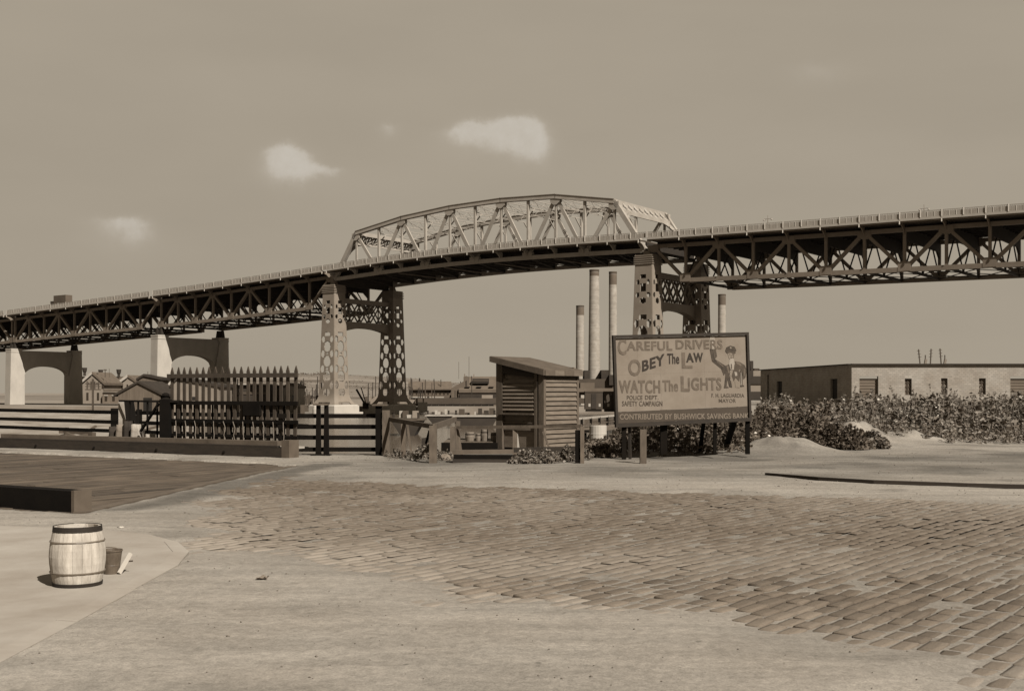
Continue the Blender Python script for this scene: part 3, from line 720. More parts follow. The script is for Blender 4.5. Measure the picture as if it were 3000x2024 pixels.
# lamps and the vehicle on the deck
def lamp(s, label, h):
    t = thing('street_lamp', B(s, TW+2.4, zr(s)-1.4), label, 'street lamp', 'lamp posts on the bridge deck')
    b = B(s, TW+2.4, zr(s)-1.4)
    MB().beam(b, b+Vector((0, 0, h)), .14, .14).build('post', 'steel', t)
    a = b+Vector((0, 0, h)); m = MB(); m.beam(a-AX*.9, a+AX*.9, .07, .07); m.beam(a-AX*.5-Vector((0, 0, .4)), a-AX*.5, .05, .05); m.build('arm', 'steel', t)
    for q in (-1, 1): MB().lathe(a+AX*.9*q+Vector((0, 0, -.35)), [(.18, 0), (.22, .15), (.05, .35)], 8).build('lantern', 'steel_light', t)
    MB().beam(a, a+Vector((0, 0, .8)), .08, .08).build('finial', 'steel', t)
lamp(107.0, 'thin double lamp post on the deck to the right of the arched truss', 6.4)
lamp(140.5, 'double-armed lamp post on the deck near the right edge of the photo', 6.0)
def truck():
    s = -118.6; t0 = 2.5; z = zr(s)-1.4
    t = thing('truck', B(s, t0, z), 'tall box truck on the bridge deck at the far left edge', 'truck')
    q = lambda a, b, c: B(s+a, t0+b, z+c)
    def bxx(nm, a0, a1, b0, b1, c0, c1, m, par=t): return MB().hexa([q(a0, b0, c0), q(a1, b0, c0), q(a1, b1, c0), q(a0, b1, c0)], [q(a0, b0, c1), q(a1, b0, c1), q(a1, b1, c1), q(a0, b1, c1)]).build(nm, m, par)
    bxx('cargo_box', -6.5, 0, -1.2, 1.2, 1.0, 4.6, 'factory_mid'); bxx('cab', -8.4, -6.6, -1.1, 1.1, .7, 2.9, 'factory'); bxx('hood', -9.6, -8.4, -.8, .8, .7, 1.9, 'factory'); bxx('chassis', -9.4, -.1, -.7, .7, .6, .95, 'soot')
    for a in (-8.9, -1.5):
        for b in (-1, 1):
            m = MB(); c = q(a, b*1.0, .45)
            vs = []
            for k in (0, .25):
                for i in range(14): an = i/14*6.283; vs.append(c+AX*.45*math.cos(an)+Vector((0, 0, .45*math.sin(an)))+NX*k*b)
            m.add(vs, [tuple(range(14)), tuple(range(14, 28))]+[(i, (i+1) % 14, 14+(i+1) % 14, 14+i) for i in range(14)]); m.build('wheel', 'soot', t)
truck()

# ------------------------------------------------------------ chimneys and works beyond the creek
def chimney(x0, x1, ytop, ybase, Y, label, wide=1.0, band=True):
    c = at((x0+x1)/2, HZ, Y); r = (x1-x0)/2/FOC*Y; zt = EYE+(HZ-ytop)/FOC*Y; zb = -2.4
    t = thing('chimney', (c.x, Y, zb), label, 'chimney', 'tall round chimneys behind the billboard')
    h = zt-zb; prof = [(r*(wide-(wide-1)*k/8), zb+h*.985*k/8) for k in range(9)]
    MB().lathe((c.x, Y, 0), prof, 28).build('shaft', 'chimney_brick', t, smooth=False)
    MB().lathe((c.x, Y, 0), [(r*1.0, zt-h*.02), (r*1.05, zt-h*.012), (r*1.05, zt-.05), (r*.8, zt)], 28).build('rim', 'factory', t)
    MB().lathe((c.x, Y, 0), [(r*1.012, zt-h*.10), (r*1.012, zt-h*.022)], 28).build('sooty_collar', 'factory_mid', t)
chimney(1688, 1711, 895, 1137, 430, 'shortest brick chimney, left of the trio beside the shed', 1.12)
chimney(1727, 1755, 790, 1137, 405, 'tallest pale chimney of the trio, passing up behind the bridge deck', 1.35)
chimney(1784, 1807, 796, 1137, 430, 'right-hand chimney of the trio, its top just below the bridge', 1.12)
chimney(2104, 2126, 862, 1137, 430, 'lone chimney below the right truss, above the billboard corner', 1.1)

def blk(name, x0, x1, y0, y1, Y, depth, m, parent, dy=0):
    a = at(x0, y1, Y); b = at(x1, y0, Y); return MB().box((a.x, Y+dy, a.z), (b.x, Y+dy+depth, b.z)).build(name, m, parent)
def building(name, Y, label, cat='building', group=None, px=1500):
    return thing(name, (at(px, HZ, Y).x, Y, -2.4), label, cat, group)
PB = building('power_house', 400, 'dark stepped power house at the feet of the tall chimneys', px=1750)
blk('wall', 1690, 1810, 1110, 1172, 398, 30, 'factory', PB); blk('roof_house', 1712, 1728, 1085, 1110, 399, 10, 'soot', PB); blk('roof_house', 1762, 1783, 1084, 1110, 399, 10, 'soot', PB)
blk('annex', 1700, 1742, 1121, 1150, 394, 5, 'factory_mid', PB); blk('roof', 1688, 1812, 1137, 1148, 393, 3, 'factory_mid', PB)
for x in (1786, 1797): blk('window', x, x+8, 1100, 1107, 397.6, .3, 'glass', PB)
blk('hopper', 1785, 1800, 1098, 1128, 396, 4, 'soot', PB)
blk('white_panel', 1702, 1713, 1157, 1205, 380, 1, 'white_paint', PB)
# boxcars
for i, (x0, x1) in enumerate(((1714, 1767), (1769, 1822), (1824, 1877))):
    Y = 250; t = building('boxcar', Y, ['dark boxcar next to the shed with two pale placards', 'dark boxcar ending just left of the billboard edge', 'dark boxcar mostly hidden behind the billboard'][i], 'boxcar', 'boxcars on the far siding', px=(x0+x1)/2)
    blk('body', x0, x1-1, 1149, 1199, Y, 2.8, 'boxcar', t); blk('roof', x0-.5, x1, 1146, 1149, Y-.1, 3.0, 'factory', t)
    for x in (x0+10, x0+40): blk('placard', x, x+6, 1182, 1191, Y-.06, .05, 'white_paint', t)
    blk('door', x0+19, x0+33, 1153, 1197, Y-.1, .08, 'soot', t); blk('underframe', x0+3, x1-4, 1199, 1206, Y+.2, 2.2, 'soot', t)
# far factory with monitor roof
Y = 372; FB = building('factory', Y, 'big gabled factory with a roof monitor across the creek, left of the shed', px=1400)
def gable(parent, x0, x1, yeave, yapex, ybase, Y, depth, mw, mr, over=1, name='wall', xa=None, trim=None):
    xa = (x0+x1)/2 if xa is None else xa; a = at(x0, yeave, Y); b = at(x1, yeave, Y); c = at(xa, yapex, Y); g0 = at(x0, ybase, Y); g1 = at(x1, ybase, Y)
    MB().prism([g0, g1, b, c, a], (0, depth, 0)).build(name, mw, parent)
    th = .006*Y/3
    for p, q in ((a, c), (b, c)):
        d = (p-q).normalized(); p2 = p+d*over
        m = MB(); m.prism([p2+Vector((0, -.5, 0)), q+Vector((0, -.5, 0)), q+Vector((0, -.5, th)), p2+Vector((0, -.5, th))], (0, depth+1, 0)); m.build('roof', mr, parent)
    if trim:
        p, q = (a, c); d = (p-q).normalized(); p2 = p+d*over
        MB().prism([p2+Vector((0, -.9, -.1)), q+Vector((0, -.9, -.1)), q+Vector((0, -.9, th*1.2)), p2+Vector((0, -.9, th*1.2))], (0, .3, 0)).build('verge_board', trim, parent)
MB().prism([at(1322, 1165, Y), at(1322, 1137, Y), at(1358, 1117, Y), at(1358, 1104, Y), at(1366, 1101, Y), at(1372, 1104, Y), at(1372, 1165, Y)], (0, 30, 0)).build('gable_wall', 'factory_mid', FB)
MB().prism([at(1344, 1141, Y-1), at(1372, 1103, Y+8), at(1560, 1103, Y+8), at(1560, 1141, Y-1)], (0, 0, -1)).build('roof', 'factory_mid', FB)
blk('wall', 1342, 1560, 1140, 1169, Y-.6, 12, 'factory', FB); blk('lower_band', 1346, 1560, 1155, 1168, Y-1.0, .3, 'soot', FB)
blk('roof_monitor', 1384, 1432, 1109, 1123, Y+1, 3, 'soot', FB); blk('monitor_sash', 1386, 1430, 1114, 1116.5, Y+.8, .2, 'factory_mid', FB)
for x in (1362, 1396, 1432): blk('vent', x, x+14, 1132, 1134.5, Y-.8, 1.5, 'soot', FB)
for x in (1360, 1388, 1428): blk('window', x, x+9, 1143, 1149, Y-.75, .1, 'glass', FB)
for x, y in ((1361, 1095), (1388, 1096), (1440, 1102)): blk('roof_vent', x-1.5, x+1.5, y, y+10, Y+8, .5, 'steel', FB)
Y = 395; LB = building('warehouse', Y, 'long low warehouse with dark roof between the tower leg and the factory', px=1260)
MB().prism([at(1196, 1142, Y), at(1325, 1142, Y), at(1322, 1120, Y+6), at(1196, 1120, Y+6)], (0, 0, .3)).build('roof', 'roof', LB)
blk('wall', 1198, 1345, 1142, 1168, Y+1, 8, 'factory_mid', LB)
for k in range(11): blk('window', 1207+k*11.5, 1211+k*11.5, 1147, 1156, Y+.9, .1, 'glass', LB)
blk('canopy', 1200, 1300, 1162, 1165, Y-1, 3, 'white_paint', LB)
Y = 345; BH = building('bulkhead', Y, 'long dark timber wharf wall behind the white boats', 'wharf', px=1350)
blk('wall', 1252, 1460, 1186, 1216, Y, 6, 'bulkhead', BH); blk('deck', 1215, 1720, 1167, 1182, Y-1, 40, 'factory', BH); blk('deck_beam', 1250, 1460, 1182, 1186, Y-1.2, 1, 'soot', BH)
blk('shed_front', 1446, 1456, 1185, 1215, Y-2, 2, 'factory_mid', BH); blk('shed_door', 1457, 1462, 1187, 1203, Y-2, 2, 'soot', BH)
for k in range(9): blk('fender_pile', 1262+k*21, 1264.5+k*21, 1183, 1216, Y-1.4, .5, 'soot', BH)
bxo = building('water_box', 330, 'small pale concrete block beside the farther tower leg', 'concrete block', px=1238); blk('block', 1224, 1250, 1178, 1207, 308, 3, 'concrete', bxo)
# poles and masts
def pole(px, y0, y1, Y, label, arms=(), w=.3, name='utility_pole', cat='utility pole', grp='poles across the creek'):
    a = at(px, y1, Y); b = at(px, y0, Y); t = thing(name, a, label, cat, grp)
    MB().beam(a, b, w, w).build('shaft', 'pole', t)
    for (ya, hw, th) in arms:
        c = at(px, ya, Y); MB().beam(c-Vector((hw, -.0, 0)), c+Vector((hw, 0, 0)), w*.8, th).build('crossarm', 'pole', t)
        for k in range(4):
            q = c+Vector((hw*(-1+2*(k+.5)/4), 0, th/2)); MB().beam(q, q+Vector((0, 0, .35)), .15, .15).build('insulator', 'pole', t)
pole(1246, 1112, 1170, 340, 'slim pole before the long warehouse, nearer the tower'); pole(1265, 1121, 1170, 340, 'shorter slim pole right of its twin before the warehouse', w=.22)
pole(1374, 1044, 1105, 420, 'tallest hair-thin mast behind the factory roof', w=.14, name='mast', cat='mast'); pole(1344, 1060, 1110, 420, 'thin mast left of the taller one behind the factory', w=.12, name='mast', cat='mast')
pole(904, 1155, 1192, 300, 'small cross-armed pole between the pickets and the tower leg', arms=((1160, 1.2, .2), (1166, .9, .15)))
pole(272, 1110, 1210, 190, 'telegraph pole with four crossarms before the gabled house', arms=((1124, 1.25, .14), (1132, 1.25, .14), (1141, 1.25, .16), (1127, .9, .1)), w=.26)
pole(308, 1083, 1105, 430, 'thin pole between the two right-hand roof ventilators', arms=((1085, .6, .2),), w=.2); pole(320, 1080, 1105, 430, 'bare thin pole just right of a roof ventilator', w=.12)
pole(433, 1088, 1102, 400, 'tiny pole on the barn roof beside the concrete pier', w=.12)

# houses on the left
Y = 430; H1 = building('house', Y, 'pale gabled house with chimney, behind the telegraph pole', 'house', 'gabled houses at the left', px=270)
gable(H1, 240, 302, 1123, 1096, 1215, Y, 20, 'house', 'roof', trim='white_paint'); blk('chimney', 272, 283, 1092, 1104, Y+2, 1.5, 'house', H1); blk('chimney_cap', 270.5, 284, 1091, 1093, Y+1.8, 2, 'house', H1)
for x, y0, y1 in ((253, 1150, 1172), (284, 1150, 1172), (298, 1124, 1138), (254, 1190, 1202)): blk('window', x, x+6, y0, y1, Y-.15, .2, 'glass', H1)
blk('wing_wall', 300, 346, 1150, 1215, Y-2, 8, 'house_dim', H1); blk('wing_roof', 303, 352, 1141, 1146, Y-3, 10, 'roof', H1)
for x in (307, 329):
    wd = blk('window', x, x+7, 1160, 1174, Y-2.15, .2, 'glass', H1); blk('lintel', x-2, x+9, 1157, 1159.5, Y-2.2, .3, 'white_paint', H1); blk('window', x, x+4, 1188, 1196, Y-2.15, .2, 'glass', H1)
Y = 450; H2 = building('house', Y, 'pale gabled house whose right side is hidden by the dark barn', 'house', 'gabled houses at the left', px=375)
gable(H2, 335, 420, 1134, 1105, 1215, Y, 20, 'house', 'roof', trim='white_paint', xa=375); blk('chimney', 371, 381, 1100, 1112, Y+2, 1.5, 'house', H2); blk('chimney_cap', 369.5, 383, 1099, 1101, Y+1.8, 2, 'house', H2)
for x in (356, 371): blk('window', x, x+4, 1126, 1142, Y-.15, .2, 'glass', H2)
Y = 470; RW = building('mill', Y, 'long dark-roofed mill behind the gabled houses carrying three ventilators', 'building', px=330)
blk('roof', 215, 425, 1103, 1130, Y+6, 12, 'roof', RW); blk('wall', 216, 424, 1128, 1215, Y+7, 10, 'house_dim', RW)
for x, yt in ((248, 1077), (295, 1083), (348, 1082)):
    c = at(x, yt, Y+3); h = 3.3; MB().lathe((c.x, c.y, c.z-h), [(.55, 0), (.5, h*.35), (.62, h*.45), (.85, h*.62), (.85, h*.78), (.95, h*.8), (.95, h)], 14).build('ventilator', 'soot', RW)
Y = 300; BN = building('barn', Y, 'board barn with dark-edged gable next to the concrete pier', 'barn', px=400)
gable(BN, 346, 470, 1155, 1122, 1215, Y, 20, 'barn', 'soot', over=1.2, xa=405); blk('door', 420, 445, 1165, 1210, Y-.1, .2, 'dark', BN)
BN2 = building('barn', 330, 'smaller barn peeping over the dark-edged gable', 'barn', px=430); gable(BN2, 405, 470, 1112, 1102, 1160, 330, 14, 'barn', 'soot', over=.6, xa=422)
Y = 290; SB = building('storage_shed', Y, 'pale gabled shed seen through the left pickets', 'shed', px=545)
gable(SB, 500, 640, 1133, 1112, 1215, Y, 14, 'house', 'soot', xa=520, over=.5); blk('window', 560, 575, 1162, 1172, Y-.1, .2, 'dark', SB)
T1 = building('tenement', 330, 'pale tenement with dark floor bands behind the middle pickets', px=680); blk('wall', 640, 712, 1126, 1215, 330, 12, 'house', T1)
for y in (1128, 1156): blk('balcony_band', 642, 712, y, y+4, 329, 1, 'soot', T1)
for x in (656, 676, 696): blk('window', x, x+8, 1138, 1150, 329.8, .3, 'glass', T1); blk('window', x, x+8, 1170, 1182, 329.8, .3, 'glass', T1)
T2 = building('coal_shed', 325, 'black open-fronted shed behind the right pickets', 'shed', px=750); blk('wall', 700, 784, 1127, 1212, 325, 12, 'soot', T2); blk('floor_band', 702, 782, 1148, 1155, 324.8, .3, 'factory', T2); blk('roof', 698, 786, 1124, 1127, 324, 13, 'white_paint', T2)
T3 = building('house', 335, 'small pale house at the right end of the picket gate', 'house', 'gabled houses at the left', px=835); gable(T3, 830, 872, 1136, 1128, 1205, 335, 12, 'white_paint', 'roof', over=.3)
for x in (838, 856): blk('window', x, x+7, 1158, 1172, 334.8, .3, 'glass', T3)
T4 = building('house', 345, 'grey lean-to house left of the small pale one, behind pickets', 'house', 'gabled houses at the left', px=808); blk('wall', 788, 829, 1132, 1205, 345, 10, 'house_dim', T4); blk('roof', 786, 831, 1128, 1132, 344, 12, 'roof', T4)
blk('door', 796, 806, 1160, 1182, 344.8, .3, 'dark', T4)
FN = building('wharf_fence', 300, 'low dark wharf fence between the pickets and the tower', 'fence', px=915)
blk('panel', 880, 960, 1186, 1212, 300, .4, 'bulkhead', FN)
CB = building('mooring_block', 285, 'rounded pale concrete block left of the sunlit tower footing', 'concrete block', px=926)
a = at(926, 1213, 285); MB().lathe((a.x, 285, 0), [(.85, a.z-1), (.85, a.z+1.2), (.7, a.z+1.9), (.3, a.z+2.15)], 16).build('body', 'concrete', CB)
for (x, y, Yq, lab) in ((1085, 1182, 318, 'crane frame and gear between the tower legs'),):
    t = building('dock_crane', Yq, 'small dark dock crane between the two legs of the left tower', 'crane', px=x)
    blk('base', 1062, 1078, 1180, 1206, Yq, 3, 'soot', t); blk('platform', 1060, 1092, 1198, 1206, Yq-1, 4, 'white_paint', t); MB().beam(at(1068, 1182, Yq), at(1044, 1140, Yq), .5, .5).build('jib', 'soot', t); MB().beam(at(1072, 1182, Yq), at(1058, 1135, Yq), .25, .25).build('mast', 'soot', t)
    blk('cab', 1074, 1082, 1184, 1192, Yq, 2, 'factory', t)

# treeline on the hill
tc_ = []
for i in range(150):
    px = rng.choice([rng.uniform(868, 960), rng.uniform(700, 870), rng.uniform(960, 1300)], p=[.55, .25, .2]); Yh = rng.uniform(850, 880); x = (px-CX)/FOC*Yh
    z0 = np.interp(px, [560, 700, 860, 1050, 1200, 1340], [5.4, 11.0, 12.2, 10.6, 7.9, 5]); hh = rng.uniform(1.0, 3.4) if px < 960 and px > 868 else rng.uniform(.5, 1.3)
    c = rng.normal(size=(60, 3))*np.array([1.6, 1.2, hh*.35])+np.array([x, Yh, z0+hh*.6]); tc_.append(c)
o = leaves('treeline', np.concatenate(tc_), .9, 'leaf_dark'); tag(o, 'dark clumps of far trees along the crest of the pale hill', 'trees', kind='stuff')
ck = MB()
for i in range(230):
    px = random.choice([random.uniform(880, 960), random.uniform(1060, 1240), random.uniform(1200, 1460), random.uniform(480, 880)]); Y_ = random.uniform(348, 440); c_ = at(px, HZ, Y_); w_ = random.uniform(.5, 5); h_ = random.uniform(.4, 3.4)
    if random.random() < .35: ck.beam((c_.x, Y_, -2.5), (c_.x+random.uniform(-.3, .3), Y_, random.uniform(1.5, 7)), .25, .25, mi=0)
    elif random.random() < .4: ck.prism([(c_.x, Y_, -2.5), (c_.x+w_, Y_, -2.5), (c_.x+w_, Y_, -2.5+h_*.6), (c_.x+w_/2, Y_, -2.5+h_), (c_.x, Y_, -2.5+h_*.6)], (0, 4, 0), mi=random.choice([0, 1, 2, 3]))
    else: ck.box((c_.x, Y_, -2.5), (c_.x+w_, Y_+3, -2.5+h_), mi=random.choice([0, 1, 1, 2, 3]))
tag(ck.build('yard_clutter', ['soot', 'factory', 'factory_mid', 'house']), 'jumble of shacks, posts and piles along the far bank', 'clutter', kind='stuff')
hb = []
for i in range(420):
    px = random.uniform(640, 1400); Yh = random.uniform(600, 860); x = (px-CX)/FOC*Yh; z0 = float(np.interp(px, [300, 560, 700, 860, 1050, 1200, 1340, 1460, 1600], [0, 9, 14.5, 15.9, 14.8, 12.4, 9.3, 5, 0])); tq = min(1, max(0, (Yh-560)/300)); z_ = -2.6+(z0+2)*tq*tq*(3-2*tq)
    hb.append(rng.normal(size=(6, 3))*np.array([2.6, 2.5, .10])+np.array([x, Yh, z_+.0]))
o = leaves('hillside_scrub', np.concatenate(hb), .6, 'leaf_dark'); tag(o, 'speckled scrub over the pale hillside', 'scrub', kind='stuff')
# ------------------------------------------------------------ boats and wharf in the middle distance
def barge(px0, px1, ydeck, Y, label, m='white_paint'):
    a = at(px0, ydeck, Y); b = at(px1, ydeck, Y); L = b.x-a.x; t = thing('barge', ((a.x+b.x)/2, Y, -4), label, 'barge', 'barges moored in the creek')
    z = a.z; W = 6
    MB().prism([Vector((a.x, Y, z)), Vector((b.x, Y, z)), Vector((b.x-1.2, Y, -4.4)), Vector((a.x+1.5, Y, -4.4))], (0, W, 0)).build('hull', 'soot', t)
    MB().box((a.x-.2, Y-.2, z+.003), (b.x+.2, Y+W+.2, z+.18)).build('deck', m, t)
    for k in range(max(3, int(L/.9))):
        x = a.x+.6+(L-1.6)*(k+random.random()*.6)/max(3, int(L/.9)); w = random.uniform(.15, .9); h = random.uniform(.2, 1.1); yy_ = Y+random.uniform(.3, 4)
        MB().box((x, yy_, z+.303), (x+w, yy_+random.uniform(.5, 1.4), z+.3+h)).build('deck_cargo', random.choice(['white_paint', 'factory', 'soot', 'house']), t)
    for x in (a.x+.3, b.x-.5): MB().lathe((x, Y+.6, z+.3), [(.15, 0), (.15, .6), (.22, .7)], 8).build('bollard', 'soot', t)
barge(1248, 1322, 1219, 210, 'white-decked barge moored beyond the V-shaped wooden rail'); barge(1330, 1458, 1221, 180, 'pale barge heaped with cargo just left of the shed')
barge(1145, 1236, 1232, 150, 'dark low barge beneath the far tower footing', 'bulkhead')
# trestle behind the billboard's left
TR = thing('wooden_trestle', (5, 62, -3), 'wooden walkway trestle with handrail between the shed and the billboard', 'walkway')
y0, y1 = 46.0, 58.0; p0 = at(1690, 1262, y0); p1 = at(1850, 1241, y1)
MB().beam(p0, p1, 1.2, .14).build('deck', 'wood_board', TR)
up = Vector((0, 0, .48))
MB().beam(p0+up, p1+up, .08, .08).build('handrail', 'white_paint', TR)
MB().beam(p0+up*.45, p1+up*.45, .05, .06).build('mid_rail', 'wood_grey', TR)
for k in range(7):
    q = p0.lerp(p1, (k+.5)/7); MB().beam(q-Vector((0, 0, .1)), q+up, .10, .10).build('post', 'wood_black', TR)
for k in (.1, .45): q = p0.lerp(p1, k); MB().beam(q, q+Vector((.1, .5, -4)), .22, .22).build('pile', 'wood_black', TR)
q = at(1716, 1265, 44); MB().beam(at(1706, 1264, 44), at(1718, 1290, 44), .09, .09).build('brace', 'wood_black', TR); MB().beam(at(1735, 1264, 44), at(1718, 1290, 44), .09, .09).build('brace', 'wood_black', TR); MB().beam(at(1704, 1263, 44), at(1738, 1263, 44), .09, .09).build('brace', 'wood_black', TR)
# steel drum behind
t = thing('storage_drum', at(1752, 1295, 40), 'pale round drum standing behind the shed below the walkway', 'drum'); c = at(1752, 1296, 40)
MB().lathe(c, [(.3, 0), (.31, .02), (.3, .04), (.3, .28), (.31, .3), (.3, .32), (.3, .58), (.26, .6)], 20).build('body', 'concrete', t)
MB().lathe(c+Vector((0, 0, .6)), [(.27, 0), (.27, .02)], 20).build('lid', 'steel', t)
# low wharf with kegs behind the V rail
WH = thing('low_wharf', (0, 33, -1.3), 'low dark timber landing behind the rails left of the shed', 'landing')
for k in range(6):
    MB().box((-1.9, 32.15+k*.42, .14-.03*(k % 2)), (.3-.0*k, 32.53+k*.42, .24)).build('plank', 'wood_grey', WH)
MB().box((-1.95, 31.98, -.1), (.0, 32.13, .22)).build('face_beam', 'wood_black', WH)
for x in (-1.7, -.4): MB().box((x-.05, 32.14, -5), (x+.2, 32.4, .10)).build('pile', 'wood_black', WH)
for x, h, r_, lab in ((-1.18, .25, .13, 'squat wooden keg on the low landing, leftmost of two'), (-.95, .21, .075, 'small dark can squeezed between the two kegs'), (-.77, .33, .105, 'taller upright keg on the low landing'), (-.48, .24, .12, 'round pale tub half hidden beside the shed')):
    t = thing('keg', (x, 32.45, .245), lab, 'keg', 'kegs on the low landing')
    MB().lathe((x, 32.45, .248), [(r_*.85, 0), (r_, h*.5), (r_*.88, h)], 16).build('body', 'keg_wood', t); MB().lathe((x, 32.45, .248+h*.7), [(r_*1.0, 0), (r_*1.0, .03)], 16).build('hoop', 'soot', t)

# ------------------------------------------------------------ right brick building
Y0 = 123.0; DB = thing('depot_building', (46, 140, -1), 'low flat-roofed brick building behind the weeds, sunlit front and dark side', 'building')
pA = Vector((36.0, 123.0)); pB = Vector((33.2, 155.0)); xR = 74; zt = EYE+82/FOC*123; zb_ = -1.2
def wall_open(name, p, q, z0, z1, ops, m, parent, th=.4):
    p = Vector(p); q = Vector(q); L = (q-p).length; d = (q-p)/L; nrm = Vector((-d.y, d.x, 0)) if len(p) == 3 else None
    d3 = Vector((d.x, d.y, 0)); n3 = Vector((-d.y, d.x, 0))
    mb = MB(); O = lambda u_, z_: Vector((p.x+d.x*u_, p.y+d.y*u_, z_))
    def rect(a, b, c, e):
        if b-a > .001 and e-c > .001: mb.prism([O(a, c), O(b, c), O(b, e), O(a, e)], n3*th)
    cur = 0
    for (a, b, c, e) in sorted(ops):
        rect(cur, a, z0, z1); rect(a, b, z0, c); rect(a, b, e, z1); cur = b
    rect(cur, L, z0, z1)
    return mb.build(name, m, parent)
k = FOC/123
def fx(px): return (px-CX)/k
front_ops = []
for (x0, x1, y0_, y1_) in ((2518, 2573, 1102, 1200), (2651, 2671, 1109, 1157), (2757, 2776, 1108, 1156), (2868, 2888, 1108, 1156), (2960, 3020, 1102, 1200)):
    front_ops.append((fx(x0)-36, fx(x1)-36, EYE+(HZ-y1_)/k, EYE+(HZ-y0_)/k))
wall_open('front_wall', (36, 123), (xR, 123.0), zb_, zt, front_ops, 'brick_pale', DB)
side_ops = []
def sidepos(px):   # parameter along pB->pA where the ray crosses
    r = (px-CX)/FOC; d = pA-pB; tt = (r*pB.y-pB.x)/(d.x-r*d.y); return tt*d.length, pB.y+tt*d.y
for (x0, x1, y0_, y1_) in ((2275, 2291, 1117, 1175), (2433, 2453, 1110, 1168), (2247, 2253, 1098, 1170)):
    u0, ya = sidepos(x0); u1, yb = sidepos(x1); side_ops.append((u0, u1, EYE+(HZ-y1_)*ya/FOC, EYE+(HZ-y0_)*ya/FOC))
wall_open('side_wall', tuple(pB), tuple(pA), zb_, zt-.01, side_ops, 'brick_pale', DB, th=.4)
MB().prism([(33.2, 155, zt-.25), (36.1, 123.2, zt-.25), (xR, 123.2, zt-.25), (xR, 155, zt-.25)], (0, 0, .2)).build('roof', 'roof', DB)
m = MB(); m.beam((35.95, 122.95, zt+.05), (xR, 122.95, zt+.05), .5, .10); m.build('coping', 'soot', DB); MB().beam((35.95, 123.2, zt+.05), (33.15, 155, zt+.05), .5, .10).build('coping', 'soot', DB)
for i, (a, b, c, e) in enumerate(front_ops):
    if b-a > 1.2:
        dr = MB().box((36+a, 123.35, c), (36+b, 123.45, e-.25)).build('roller_door', 'house_dim', DB)
        for q in range(11):
            zz_ = c+(e-.25-c)*(q+.5)/11; MB().box((36+a+.02, 123.30, zz_-.02), (36+b-.02, 123.349, zz_+.02)).build('door_slat', 'house_dim', dr)
    else:
        wd = MB().box((36+a, 123.3, c), (36+b, 123.34, e)).build('window', 'house_dim', DB)
        fr = MB()
        for z_ in np.linspace(c, e, 5): fr.box((36+a, 123.22, z_-.03), (36+b, 123.295, z_+.03))
        fr.box((36+(a+b)/2-.03, 123.2, c), (36+(a+b)/2+.03, 123.29, e)); fr.build('sash', 'factory', wd)
for (u0, u1, c, e) in side_ops:
    d = (pA-pB).normalized(); n3 = Vector((-d.y, d.x, 0)); a = Vector((pB.x+d.x*u0, pB.y+d.y*u0, c))+n3*.25; b = Vector((pB.x+d.x*u1, pB.y+d.y*u1, c))+n3*.25
    MB().prism([a, b, b+Vector((0, 0, e-c)), a+Vector((0, 0, e-c))], n3*.05).build('door', 'dark', DB)
# derrick poles standing behind the depot roof
for (x0, y0_, x1, y1_, lab) in ((2691, 1023, 2699, 1072, 'leftmost leaning pole behind the depot roof, joined by a slack wire'), (2728, 1022, 2724, 1072, 'straight pole right of the short posts behind the depot roof'), (2754, 1021, 2760, 1072, 'leaning pole second from the right behind the depot roof')):
    t = thing('derrick_pole', at(x1, y1_, 165), lab, 'pole', 'bare poles behind the brick building'); MB().beam(at(x1, y1_+30, 165), at(x0, y0_, 165), .14, .14).build('shaft', 'pole', t)
    for q in range(3): c = at(x0+(x1-x0)*q*.2, y0_+6+q*9, 165); MB().beam(c-Vector((.25, 0, 0)), c+Vector((.25, 0, .1)), .06, .06).build('rung', 'pole', t)
for x, lab in ((2711, 'short stubby post between two tall poles above the depot'), (2768, 'short stubby post at the right end of the pole group')):
    t = thing('vent_post', at(x, 1072, 163), lab, 'post', 'short posts behind the brick building'); MB().beam(at(x, 1100, 163), at(x, 1040, 163), .12, .12).build('shaft', 'pole', t); MB().beam(at(x-1.5, 1072, 163), at(x+2, 1052, 163), .3, .3).build('cowl', 'steel', t)
AN = building('office_block', 180, 'banded flat-roofed block squeezed between billboard and brick building', px=2220)
blk('wall', 2180, 2241, 1086, 1170, 180, 10, 'house', AN)
for y in (1102, 1147): blk('window_band', 2182, 2241, y, y+23, 179.8, .3, 'soot', AN)
blk('chimney', 2210, 2225, 1079, 1086, 182, 3, 'factory', AN); blk('side_post', 2195, 2207, 1057, 1110, 178, 1, 'soot', AN)

# ------------------------------------------------------------ foreground: guard beams, fence, gate
def obox(name, p, q, w, z0, z1, m, parent, side=0):
    """box along p->q on plan, width w centred (or to one side)"""
    p = Vector((p[0], p[1], 0)); q = Vector((q[0], q[1], 0)); d = (q-p).normalized(); n = Vector((-d.y, d.x, 0)); a = n*w*(side-.5); b = n*w*(side+.5)
    base = [p+a, q+a, q+b, p+b]; return MB().hexa([v+Vector((0, 0, z0)) for v in base], [v+Vector((0, 0, z1)) for v in base]).build(name, m, parent)
GA = Vector((-14.6, 33.35)); GE = Vector((-5.35, 28.15))
g = thing('guard_beam', (-5.35, 28.1, 0), 'long heavy guard timber along the far side of the plank roadway', 'guard beam', 'guard timbers beside the plank roadway')
obox('timber', GA, GE, .34, .02, .27, 'timber', g)  # dark tone stands in for an unlit front
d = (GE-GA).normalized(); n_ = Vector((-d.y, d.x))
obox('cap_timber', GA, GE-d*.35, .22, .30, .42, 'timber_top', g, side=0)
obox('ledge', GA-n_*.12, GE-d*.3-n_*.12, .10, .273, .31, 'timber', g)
obox('end_block', GE-d*.16, GE+d*.08, .36, .0, .45, 'timber_top', g)
